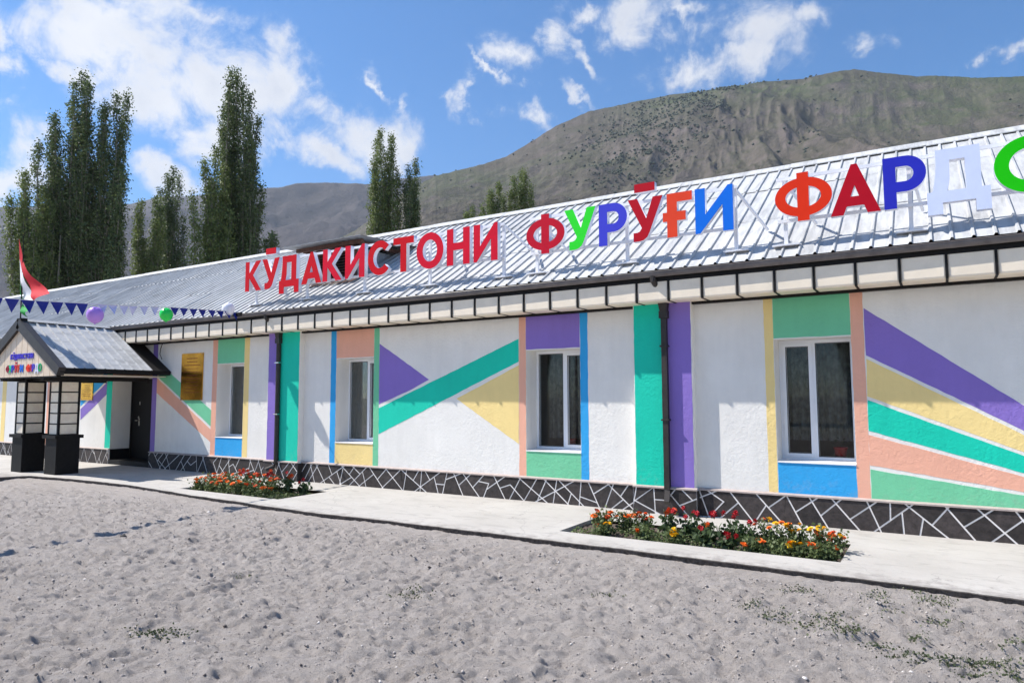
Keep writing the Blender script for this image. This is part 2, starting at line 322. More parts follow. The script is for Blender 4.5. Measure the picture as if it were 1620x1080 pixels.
o = big_mesh('sandy_yard', np.stack([GX, GY, GZ], -1).reshape(-1, 3), grid_faces(len(xs), len(ys)), M['sand'], smooth=True); tag(o, kind='structure')
def sandz(x, y):
    i = min(max(int(np.searchsorted(xs, x)), 0), len(xs)-1); j = min(max(int(np.searchsorted(ys, y)), 0), len(ys)-1); return float(GZ[i, j])

# concrete apron in front of the house, with two planting openings
edge_px = [(46,752),(120,757.5),(200,766),(300,782),(400,797),(500,811),(600,822),(750,839.5),(900,858),(1000,870),(1100,882),(1250,901),(1400,920),(1500,932.5),(1619,948)]
EP = [(-60, 6.45), (-19, 6.5), (-16.6, 6.55)]+[tuple(onZ(x, y)[:2]) for x, y in edge_px]+[(1.2, 6.84), (12, 6.6)]
EPx = np.array([p[0] for p in EP]); EPy = np.array([p[1] for p in EP])
BEDS = [(-11.62, -9.0, 7.5, 8.55), (-3.94, -.86, 7.48, 8.44)]
bx = sorted(set([-60, -40, -26]+[round(v, 3) for v in np.arange(-20, 4, .07)]+[8, 12]+[b[0] for b in BEDS]+[b[1] for b in BEDS]))
slab = MB(); under = MB()
def edge_y(x): return float(np.interp(x, EPx, EPy))+.035*(vnoise(np.array(x*3.1), np.array(.5), 3)-.5)+.026*(vnoise(np.array(x*11.), np.array(.5), 6)-.5)+ (.03*max(0, vnoise(np.array(x*1.3), np.array(7.5), 8)-.72)/.28)
def jag(x, k): return .012*(vnoise(np.array(x*6.), np.array(k+.5), 12)-.5)
ZB = -.16
for i in range(len(bx)-1):
    a, b = bx[i], bx[i+1]; ya, yb = edge_y(a), edge_y(b); mid = (a+b)/2; bed = [q for q in BEDS if q[0] < mid < q[1]]
    spans = [((ya, yb), (9.7, 9.7))] if not bed else [((ya, yb), (bed[0][2]+jag(a,1), bed[0][2]+jag(b,1))), ((bed[0][3]+jag(a,2), bed[0][3]+jag(b,2)), (9.7, 9.7))]
    for k, (lo, hi) in enumerate(spans):
        slab.add([(a,lo[0],0),(b,lo[1],0),(b,hi[1],0),(a,hi[0],0)], [(0,1,2,3)])
        slab.add([(a,lo[0],0),(b,lo[1],0),(b,lo[1]+.012,-.012),(a,lo[0]+.012,-.012)], [(0,3,2,1)])
        if k == 0: under.add([(a,lo[0]+.012,-.012),(b,lo[1]+.012,-.012),(b,lo[1]+.05,ZB),(a,lo[0]+.05,ZB)], [(0,3,2,1)])
        if bed and k == 0: slab.add([(a,hi[0],0),(b,hi[1],0),(b,hi[1],ZB),(a,hi[0],ZB)], [(0,1,2,3)])
for q in BEDS:
    for x in q[:2]: slab.add([(x,q[2],0),(x,q[3],0),(x,q[3],ZB),(x,q[2],ZB)], [(0,1,2,3)])
def concrete_mat():
    m = bpy.data.materials.new('pale_concrete'); m.use_nodes = True; t = m.node_tree; b = t.nodes['Principled BSDF']; b.inputs['Roughness'].default_value = .85; b.inputs['Specular IOR Level'].default_value = .25
    g = t.nodes.new('ShaderNodeNewGeometry'); P = g.outputs['Position']
    def noise(sc, det=6, ro=.62, vec=None, di=0):
        n = t.nodes.new('ShaderNodeTexNoise'); n.inputs['Scale'].default_value = sc; n.inputs['Detail'].default_value = det; n.inputs['Roughness'].default_value = ro; n.inputs['Distortion'].default_value = di; t.links.new(vec or P, n.inputs[0]); return n.outputs[0]
    def mr_(v, a, b_):
        r = t.nodes.new('ShaderNodeMapRange'); r.inputs[1].default_value = a; r.inputs[2].default_value = b_; t.links.new(v, r.inputs[0]); return r.outputs[0]
    def mix(f, a, b_):
        x = t.nodes.new('ShaderNodeMix'); x.data_type = 'RGBA'; t.links.new(f, x.inputs[0])
        for i, c in ((6, a), (7, b_)):
            if hasattr(c, 'links'): t.links.new(c, x.inputs[i])
            else: x.inputs[i].default_value = c
        return x.outputs[2]
    mp = t.nodes.new('ShaderNodeMapping'); mp.inputs['Scale'].default_value = (1, 2.6, 1); mp.inputs['Rotation'].default_value = (0, 0, .35); t.links.new(P, mp.inputs[0])
    c = mix(mr_(noise(1.1, 7), .35, .68), (.435, .410, .378, 1), (.50, .475, .442, 1))
    c = mix(mr_(noise(2.4, 8, .7, mp.outputs[0], .8), .52, .72), c, (.345, .325, .30, 1))
    c = mix(mr_(noise(26, 4, .7), .66, .8), c, (.33, .315, .30, 1))
    sy = t.nodes.new('ShaderNodeSeparateXYZ'); t.links.new(P, sy.inputs[0])
    near = t.nodes.new('ShaderNodeMapRange'); near.inputs[1].default_value = 7.45; near.inputs[2].default_value = 6.85; near.inputs[4].default_value = .30; t.links.new(sy.outputs[1], near.inputs[0])
    ad = t.nodes.new('ShaderNodeMath'); ad.operation = 'ADD'; t.links.new(near.outputs[0], ad.inputs[0]); t.links.new(noise(7, 9, .72), ad.inputs[1])
    c = mix(mr_(ad.outputs[0], .66, .84), c, (.30, .275, .255, 1))
    w_ = t.nodes.new('ShaderNodeMapping'); w_.inputs['Scale'].default_value = (.55, .55, .55); t.links.new(P, w_.inputs[0]); nn1 = t.nodes.new('ShaderNodeTexNoise'); nn1.inputs['Scale'].default_value = 2.5; nn1.inputs['Detail'].default_value = 6; t.links.new(P, nn1.inputs[0])
    va = t.nodes.new('ShaderNodeVectorMath'); va.operation = 'MULTIPLY_ADD'; t.links.new(nn1.outputs['Color'], va.inputs[0]); va.inputs[1].default_value = (.35, .35, .35); t.links.new(w_.outputs[0], va.inputs[2])
    vo = t.nodes.new('ShaderNodeTexVoronoi'); vo.feature = 'DISTANCE_TO_EDGE'; vo.inputs['Scale'].default_value = .75; t.links.new(va.outputs[0], vo.inputs['Vector'])
    c = mix(mr_(vo.outputs['Distance'], .0030, .0006), c, (.33, .31, .29, 1))
    t.links.new(c, b.inputs['Base Color'])
    bp = t.nodes.new('ShaderNodeBump'); bp.inputs['Strength'].default_value = .5; bp.inputs['Distance'].default_value = .012; t.links.new(noise(9, 8, .66), bp.inputs['Height']); t.links.new(bp.outputs[0], b.inputs['Normal'])
    return m
M['concrete'] = concrete_mat()
path_o = tag(slab.build('concrete_path', M['concrete']), kind='structure'); under.build('path_underside', mat('path_edge_shaded_earth', (.10, .085, .078, 1), .95, var=.5, vscale=25, bump=1, bscale=30, bdist=.02), path_o)  # brown edge, with the shade under the slab lip put into its dark colour
for q in BEDS:
    xa = np.linspace(q[0], q[1], 90); ya = np.linspace(q[2], q[3], 34); X, Y = np.meshgrid(xa, ya, indexing='ij'); Z = -.05+.05*(fbm(X*5, Y*5, 4, 41)-.5)+.02*(fbm(X*22, Y*22, 3, 44)-.5)
    tag(big_mesh('flower_bed_soil', np.stack([X, Y, Z], -1).reshape(-1, 3), grid_faces(90, 34), M['soil'], smooth=True), kind='structure')

# ================================================================== mountains
def skyline(pts):
    A = sorted(azel(x, y) for x, y in pts); return np.array([a for a, _ in A]), np.array([e for _, e in A])
near_px = [(430,440),(520,385),(560,365),(600,338),(640,303),(690,278),(730,268),(760,261),(800,248),(850,218),(880,199),(930,177),(1000,162),(1060,150),(1100,146),(1150,139),(1200,130),(1270,125),(1300,118),(1330,112),(1352,110),(1400,116),(1450,121),(1480,120),(1550,123),(1620,121),(1700,112),(1800,118),(1950,150),(2200,190)]
far_px = [(-700,250),(-400,290),(-150,320),(0,328),(100,326),(205,323),(255,311),(300,311),(360,303),(415,298),(440,297),(470,290),(520,289),(580,291),(640,282),(680,278),(720,277),(800,262),(900,275),(1000,290)]
def mountain(name, px, r0, r1, na, nr, seed, m, gully, prof):
    A, E_ = skyline(px); az_ = np.linspace(A[0], A[-1], na); tt = np.concatenate([np.linspace(0, 1, nr), np.linspace(1.03, 1.5, 8)])
    AZ, T = np.meshgrid(az_, tt, indexing='ij'); R = r0+(r1-r0)*T
    X = R*np.sin(AZ); Y = R*np.cos(AZ)
    el_ = np.interp(AZ, A, E_); el_ = el_+math.radians(.10)*(fbm(AZ*150, AZ*0+.5, 4, seed+50)-.5)
    H = r1*np.tan(el_)+CAMH
    base = np.where(T <= 1, prof(np.minimum(T, 1)), 1-(T-1)*1.1)
    s = r1/1000.
    g = ridged(X/(300*s)+.9*fbm(X/(500*s), Y/(500*s), 3, seed), Y/(420*s), 6, seed+3, .56); f = fbm(X/(140*s), Y/(140*s), 6, seed+9, .58); br = fbm(X/(620*s), Y/(620*s), 3, seed+13)
    rockf = np.clip((.75-T)*2.5, .25, 1)
    amp = H*gully*np.where(T <= 1, np.sin(np.clip(T, 0, 1)**1.3*PI)**.8, 0)
    Z = H*base+amp*((g-.62)*1.5+(br-.5)*1.3+(f-.5)*.75*rockf)
    fine = ridged(X/(58*s), Y/(58*s), 5, seed+21, .62)-.6; rockm = np.clip((.62-T+.7*(fbm(X/(260*s), Y/(260*s), 3, seed+33)-.5))*3.2, .12, 1)
    Z += H*gully*.22*fine*rockm*np.where(T < .99, 1, .12)
    # crest must stay the skyline: clamp what would rise above it
    lim = R*np.tan(el_-math.radians(.12)*(1-np.minimum(T, 1)))+CAMH
    Z = np.where(T < 1, np.minimum(Z, lim), Z); Z = np.maximum(Z, -1+0*Z)
    o = big_mesh(name, np.stack([X, Y, Z], -1).reshape(-1, 3), grid_faces(na, len(tt)), m, smooth=True); tag(o, kind='structure'); return X, Y, Z, T
def mountain_mat(name, c_low, c_green, c_rock, c_dark, s, gl, gh):
    m = bpy.data.materials.new(name); m.use_nodes = True; t = m.node_tree; b = t.nodes['Principled BSDF']; b.inputs['Roughness'].default_value = .95; b.inputs['Specular IOR Level'].default_value = .1
    g = t.nodes.new('ShaderNodeNewGeometry'); P = g.outputs['Position']
    def noise(sc, det=8, ro=.62, di=0):
        n = t.nodes.new('ShaderNodeTexNoise'); n.inputs['Scale'].default_value = sc/s; n.inputs['Detail'].default_value = det; n.inputs['Roughness'].default_value = ro; n.inputs['Distortion'].default_value = di; t.links.new(P, n.inputs[0]); return n.outputs[0]
    def mr_(v, a, b_):
        r = t.nodes.new('ShaderNodeMapRange'); r.inputs[1].default_value = a; r.inputs[2].default_value = b_; t.links.new(v, r.inputs[0]); return r.outputs[0]
    def mth(op, a, b_):
        n = t.nodes.new('ShaderNodeMath'); n.operation = op; n.use_clamp = True
        for i, v in enumerate((a, b_)):
            if hasattr(v, 'links'): t.links.new(v, n.inputs[i])
            else: n.inputs[i].default_value = v
        return n.outputs[0]
    def mix(f, a, b_):
        x = t.nodes.new('ShaderNodeMix'); x.data_type = 'RGBA'; t.links.new(f, x.inputs[0])
        for i, c in ((6, a), (7, b_)):
            if hasattr(c, 'links'): t.links.new(c, x.inputs[i])
            else: x.inputs[i].default_value = c
        return x.outputs[2]
    sz = t.nodes.new('ShaderNodeSeparateXYZ'); t.links.new(P, sz.inputs[0])
    hgt = mr_(sz.outputs[2], gl, gh)
    c = mix(mth('MULTIPLY', hgt, mr_(noise(.0035), .34, .6)), c_low, c_green)
    sn = t.nodes.new('ShaderNodeSeparateXYZ'); t.links.new(g.outputs['Normal'], sn.inputs[0])
    steep = mr_(sn.outputs[2], .86, .62)
    c = mix(mth('MULTIPLY', steep, mr_(noise(.02, 10, .7), .3, .62)), c, c_rock)
    lowm = mr_(mth('ADD', mth('MULTIPLY', hgt, .75), mth('MULTIPLY', noise(.006, 4), .5)), .78, .42)
    c = mix(mth('MULTIPLY', lowm, mr_(noise(.045, 9, .72, .5), .50, .66)), c, c_dark)  # dark patches paint the shading of the folds into the colour
    c = mix(mth('MULTIPLY', lowm, mr_(noise(.085, 8, .74), .56, .70)), c, tuple(min(1, v*1.35) for v in c_rock[:3])+(1,))  # pale rock patches, also painting in the sunlit crests
    c = mix(mr_(noise(.16, 5, .7), .62, .76), c, c_dark)
    t.links.new(c, b.inputs['Base Color'])
    bp = t.nodes.new('ShaderNodeBump'); bp.inputs['Strength'].default_value = 1.0; bp.inputs['Distance'].default_value = 13*s; t.links.new(noise(.028, 12, .70), bp.inputs['Height']); t.links.new(bp.outputs[0], b.inputs['Normal'])
    return m
mm1 = mountain_mat('near_mountain_slope', (.098, .082, .064, 1), (.082, .100, .048, 1), (.170, .142, .126, 1), (.034, .032, .026, 1), 1.0, 160, 360)
mm2 = mountain_mat('far_mountain_slope', (.062, .052, .053, 1), (.070, .062, .052, 1), (.088, .074, .072, 1), (.034, .030, .034, 1), 1.8, 430, 820)
NX, NY, NZ, NT = mountain('near_mountain', near_px, 230, 1150, 900, 300, 60, mm1, .20, lambda t: .08*t+.92*t**1.25)
mountain('far_mountain', far_px, 900, 3000, 520, 160, 90, mm2, .27, lambda t: t**1.15)
# juniper shrubs dotted over the near slope: uncountable, one object
sr = np.random.default_rng(3); ico = [(0,0,1),(.9,0,.25),(-.45,.78,.3),(-.45,-.78,.25),(0,0,-.35)]; icf = [(0,1,2),(0,2,3),(0,3,1),(4,2,1),(4,3,2),(4,1,3)]
VV, FF = [], []; cnt = 0; tries = 0
dens_n = fbm(NX/170, NY/170, 4, 77); A0 = azel(990, 300)[0]; A1_ = azel(1190, 300)[0]
while cnt < 2000 and tries < 90000:
    tries += 1; i = sr.integers(0, NX.shape[0]); j = sr.integers(45, 297); a = math.atan2(NX[i, j], NY[i, j]); band = math.exp(-((a-(A0+A1_)/2)/.13)**2)*(1 if NT[i, j] > .55 else .3)
    if sr.random() > (max(0, dens_n[i, j]-.545)*7*(.06+1.7*band)+.006): continue
    s_ = sr.uniform(1.3, 3.4); o_ = cnt*5; cnt += 1; ca, sa = math.cos(s_*9), math.sin(s_*9)
    jx, jy = sr.normal(0, 2.5, 2)
    for (x, y, z) in ico: VV.append((NX[i, j]+jx+(x*ca-y*sa)*s_, NY[i, j]+jy+(x*sa+y*ca)*s_, NZ[i, j]+z*s_*1.1+.1))
    FF += [(p+o_, q+o_, w+o_) for p, q, w in icf]
tag(big_mesh('mountain_shrubs', np.array(VV), np.array(FF), mat('juniper_green', (.035, .05, .03, 1), .9)), 'dark green shrubs dotted in bands over the near mountain slope', 'shrubs', kind='stuff')

# ================================================================== the long house
house = thing('kindergarten_building', 'long white single-storey kindergarten with painted colour bands and ribbed tin roof', 'building', (-10, YW, 0))
house.location = (0, 0, 0)
XL, XR = -44., 7.; ZC = 2.95; ZPT = .36
WINS = []          # (x0, x1)
def wx(pxl): return float(onY(pxl, 620, YW)[0])
WINS = [(-13.34, -12.44), (-9.72, -8.76), (-5.52, -4.57), (-1.77, -.86), (-19.9, -18.98-.0), (2.4, 3.35)]
WINS[4] = (-20.55, -19.6)
WZ0, WZ1 = .78, 2.35; DOOR = (-17.50, -15.78); DZ1 = 2.10; REV = .33
ops = sorted([(a, b, WZ0, WZ1) for a, b in WINS]+[(DOOR[0], DOOR[1], -.02, DZ1)]+[(x, x+.95, WZ0, WZ1) for x in (-24.9, -29.2, -33.5, -38)])
wall = MB(); x = XL
for (a, b, z0, z1) in ops:
    wall.box(x, a, YW, YW+.42, -.1, ZC+.3)
    if z0 > 0: wall.box(a, b, YW, YW+.42, -.1, z0)
    wall.box(a, b, YW, YW+.42, z1, ZC+.3); x = b
wall.box(x, XR, YW, YW+.42, -.1, ZC+.3)
wallo = wall.build('wall', M['wall'], house)
YB = 16.2
rw = MB(); rw.box(XL, XR, YB, YB+.3, -.1, ZC+.3); rw.box(XL-.3, XL, YW, YB+.3, -.1, ZC+.3); rw.box(XR, XR+.3, YW, YB+.3, -.1, ZC+.3)
rw.build('rear_wall', M['wall'], house)
MB().box(XL, XR, YW+.42, YB, .0, .06).build('inner_floor', M['floor_in'], house)
MB().box(XL, XR, YW+.43, YB, ZC-.02, ZC+.06).build('inner_ceiling', M['dark'], house)
iw = MB(); iw.box(XL, XR, 13.0, 13.1, .06, ZC-.02)
for x in (-15.2, -11.0, -7.0, -2.9, 1.0, -18.2): iw.box(x, x+.1, YW+.43, 13.0, .06, ZC-.02)
iw.build('inner_partition', M['dark'], house)
# pilasters
YP = YW-.12
PIL = [(-11.52, -10.60, -11.22), (-3.66, -2.815, -3.245)]
for a, b, c in PIL:
    p_ = MB(); p_.box(a, c, YP, YW, -.05, ZC-.01); p_.box(c+.05, b, YP, YW, -.05, ZC-.01); p_.build('pilaster', M['wall'], house)
# ------- painted areas, flat coats of paint 3 mm proud of the render
npaint = 0; qw = random.Random(77)
def paint(poly, colr, y=YW, name='painted_band'):
    global npaint
    npaint += 1; Q = []
    for i in range(len(poly)):      # hand-painted edge: a few millimetres of wobble
        a, b = poly[i], poly[(i+1) % len(poly)]; l = math.hypot(b[0]-a[0], b[1]-a[1]); k = max(1, int(l/.09))
        for j in range(k):
            t = j/k; w = .0035 if j else .001
            Q.append((a[0]+(b[0]-a[0])*t+qw.uniform(-w, w), a[1]+(b[1]-a[1])*t+qw.uniform(-w, w)))
    return MB().prismXZ(Q, y-.0008-.00006*npaint, y-.0002).build(name, PAINT[colr], wallo)
def rect(x0, x1, z0, z1): return [(x0, z0), (x1, z0), (x1, z1), (x0, z1)]
def px(pts, y=YW): return [tuple(onY(a, b, y)[[0, 2]]) for a, b in pts]
def clipx(poly, x0, x1, z0, z1):
    def cut(P, ins, inter):
        out = []
        for i in range(len(P)):
            a, b = P[i], P[(i+1) % len(P)]
            if ins(a): out.append(a)
            if ins(a) != ins(b): out.append(inter(a, b))
        return out
    for ax, v, sg in ((0, x0, 1), (0, x1, -1), (1, z0, 1), (1, z1, -1)):
        if not poly: return poly
        poly = cut(poly, lambda p: (p[ax]-v)*sg >= 0, lambda a, b: tuple(a[k]+(b[k]-a[k])*(v-a[ax])/(b[ax]-a[ax]) for k in (0, 1)))
    return poly
TOP = ZC-.005; BOT = ZPT+.02
def winset(w, left, lx, top, bot, right, rx):
    a, b = w
    if left: paint(rect(a-lx, a-.003, BOT, TOP), left)
    if right: paint(rect(b+.003, b+rx, BOT, TOP), right)
    paint(rect(a, b, WZ1+.012, TOP), top); paint(rect(a, b, BOT, WZ0-.012), bot)
    a_, b_ = a, b
winset(WINS[3], 'yellow', .115, 'green', 'blue', 'peach', .145)
winset(WINS[2], 'peach', .13, 'purple', 'green', 'blue', .13)
winset(WINS[1], 'blue', .145, 'peach', 'yellow', 'green', .13)
winset(WINS[0], 'peach', .17, 'green', 'blue', 'yellow', .17)
winset(WINS[4], 'peach', .2, 'purple', 'green', 'blue', .15)
winset(WINS[5], 'yellow', .12, 'peach', 'green', 'teal', .13)
xs0 = WINS[3][1]+.15
def z8(pts): return [tuple(onY(1160+a/2.348, 420+b/2.348, YW)[[0, 2]]) for a, b in pts]
def z6(pts): return [tuple(onY(500+a/3.178, 480+b/3.178, YW)[[0, 2]]) for a, b in pts]
def z2(pts): return [tuple(onY(200+a/3.178, 480+b/3.178, YW)[[0, 2]]) for a, b in pts]
def z7(pts): return [tuple(onY(120+a/5.4, 560+b/5.4, YW)[[0, 2]]) for a, b in pts]
def ext(q):   # q: upper-left, upper-right, lower-right, lower-left: push the right end out to x=2.2
    (a, b, c, d) = q; X2 = 1.6
    f = lambda p, r: (X2, p[1]+(r[1]-p[1])*(X2-p[0])/(r[0]-p[0]))
    return [a, f(a, b), f(d, c), d]
fan = [('purple', [(484,158),(1080,520),(1080,612),(493,333)]), ('yellow', [(494,346),(1080,628),(1080,692),(498,485)]), ('teal', [(499,499),(1080,707),(1080,770),(502,613)]),
       ('peach', [(503,628),(1080,784),(1080,840),(508,741)]), ('green', [(510,756),(1080,854),(1080,980),(512,880)])]
for c, q in fan:
    P_ = clipx(ext(z8(q)), xs0 if c != 'peach' else xs0-.001, 1.6, BOT, TOP)
    if P_: paint(P_, c)
xa, xb = WINS[1][1]+.135, WINS[2][0]-.135
paint(clipx(z6([(315,198),(568,382),(470,437),(315,507)]), xa, xb, BOT, TOP), 'purple')
paint(clipx(z6([(300,533),(1030,172),(1030,286),(300,663)]), xa, xb, BOT, TOP), 'teal')
paint(clipx(z6([(706,478),(1020,309),(1020,706)]), xa, xb, BOT, TOP), 'yellow')
xa, xb = DOOR[1]+.19, WINS[0][0]-.175
paint(clipx(z2([(165,330),(170,300),(215,345),(440,548),(440,632),(165,374)]), xa, xb, BOT, TOP), 'green')
paint(clipx(z2([(150,370),(440,648),(440,712),(150,447)]), xa, xb, BOT, TOP), 'peach')
paint(rect(DOOR[1]+.003, DOOR[1]+.185, BOT, TOP), 'purple')
paint(rect(DOOR[0], DOOR[1], DZ1+.01, DZ1+.17), 'peach')
paint(rect(DOOR[0]-.25, DOOR[0]-.003, BOT, TOP), 'teal')
paint(clipx(z7([(40,350),(260,150),(300,150),(300,192),(285,206),(40,445)]), -19.1, DOOR[0]-.255, BOT, TOP), 'blue')
paint(clipx(z7([(40,470),(300,208),(300,308),(40,562)]), -19.1, DOOR[0]-.255, BOT, TOP), 'purple')
paint(rect(-23.4, -23.15, BOT, TOP), 'yellow')
for (a, b, c), (c1, c2) in zip(PIL, (('purple', 'teal'), ('teal', 'purple'))):
    paint(rect(a+.01, c-.004, BOT, TOP), c1, YP); paint(rect(c+.056, b-.01, BOT, TOP), c2, YP)

# ------- plinth of dark painted stones with white joints
SEG = {0: (180,680,8.1,'385,440,445,330 430,375,465,440 480,410,535,335 530,335,575,440 565,385,605,335 570,385,625,450 620,430,675,340 675,340,700,430 710,440,815,340 800,500,890,345 865,405,905,510 905,450,975,350 945,400,985,450 985,450,1055,395 1058,350,1065,520 1080,520,1145,365 1145,365,1195,540 1185,460,1230,470 1230,470,1305,380 1275,420,1320,550 1320,550,1370,385 1350,450,1400,530 1400,510,1475,395 1470,395,1482,530 1485,465,1530,435 1530,435,1595,570 1560,480,1600,390'),
 1: (380,690,8.1,'25,380,50,520 45,430,100,410 100,460,130,315 130,315,205,520 105,455,175,430 190,440,235,320 235,320,270,450 265,440,340,330 340,320,355,490 415,440,490,350 410,430,440,520 485,360,520,430 500,500,555,350 555,350,630,560 600,440,660,365 650,510,740,375 740,375,785,440 740,540,830,380 820,560,905,385 905,385,945,560 890,550,985,385 985,385,1070,565 1045,470,1100,385 1140,390,1170,475 1070,565,1310,395 1135,515,1180,575 1235,440,1280,580 1280,580,1320,400 1320,400,1485,585 1405,475,1455,400 1455,400,1530,475 1470,550,1610,405 1325,585,1420,525 1570,465,1600,595'),
 2: (580,710,8.1,'-20,410,85,325 40,240,180,455 140,385,250,258 250,258,420,475 240,455,440,262 440,262,690,485 512,265,480,465 600,395,668,275 706,275,690,470 750,280,810,395 690,485,950,292 868,370,900,500 885,445,995,455 1032,300,990,490 1025,385,1130,345 1130,345,1212,540 1190,455,1330,325 1280,380,1410,565 1365,485,1495,340 1435,412,1565,440 1565,440,1520,560 1545,510,1760,360'),
 3: (780,720,8.1,'50,345,125,500 95,415,220,375 220,375,350,525 345,300,238,510 345,300,628,548 550,318,430,525 675,328,597,512 675,328,915,575 815,325,778,560 628,548,1028,335 920,398,1105,590 1000,495,975,570 1128,338,1108,590 1125,530,1335,605 1222,345,1335,605 1300,485,1478,372 1520,430,1452,620'),
 4: (980,740,8.1,'-142,210,125,475 105,230,0,380 0,440,45,405 255,230,225,400 125,475,475,240 235,400,410,495 475,240,492,490 495,388,640,400 640,400,750,262 700,340,870,545 805,465,1270,285 830,262,960,390 1055,370,1120,550 1180,322,1335,430 1335,430,1225,545 1405,290,1640,590 1350,590,1520,445'),
 5: (1180,750,8.1,'0,415,120,235 120,235,435,590 260,395,150,560 305,415,518,268 518,268,700,605 640,480,930,295 850,355,1020,630 965,525,1225,318 1155,375,1390,640 1350,565,1665,360 1585,420,1725,720'),
 6: (1380,770,8.1,'228,205,232,415 98,520,505,235 380,330,405,575 475,260,955,640 652,405,618,600 770,485,962,278 962,278,1325,690 1190,505,1530,305'),
 7: (1480,780,10.8,'840,375,1400,870 980,820,1560,418 1500,470,1700,720 1640,590,1760,430')}
YPL = YW-.035
segs = []
for k, (ox, oy, sc, s_) in SEG.items():
    for q in s_.split(' '):
        a, b, c, d = map(float, q.split(',')); p = onY(ox+a/sc, oy+b/sc, YPL); r = onY(ox+c/sc, oy+d/sc, YPL); segs.append(((p[0], p[2]), (r[0], r[2])))
qr = random.Random(4)
def zigzag(x0, x1):
    x = x0; up = True
    while x < x1:
        dx = qr.uniform(.10, .26); z0, z1 = (.0, .36) if up else (.36, .0); segs.append(((x, z0), (x+dx, z1)))
        if qr.random() < .6: t = qr.uniform(.35, .65); segs.append(((x+dx*t, z0+(z1-z0)*t), (x+dx*t+qr.uniform(.08, .16)*(1 if up else -1), z0+(z1-z0)*t-.14 if up else z0+(z1-z0)*t+.1)))
        x += dx+(qr.uniform(0, .06) if not up else 0); up = not up
zigzag(.95, 6.8); zigzag(-26, -17.9); zigzag(-17.75, -17.5)
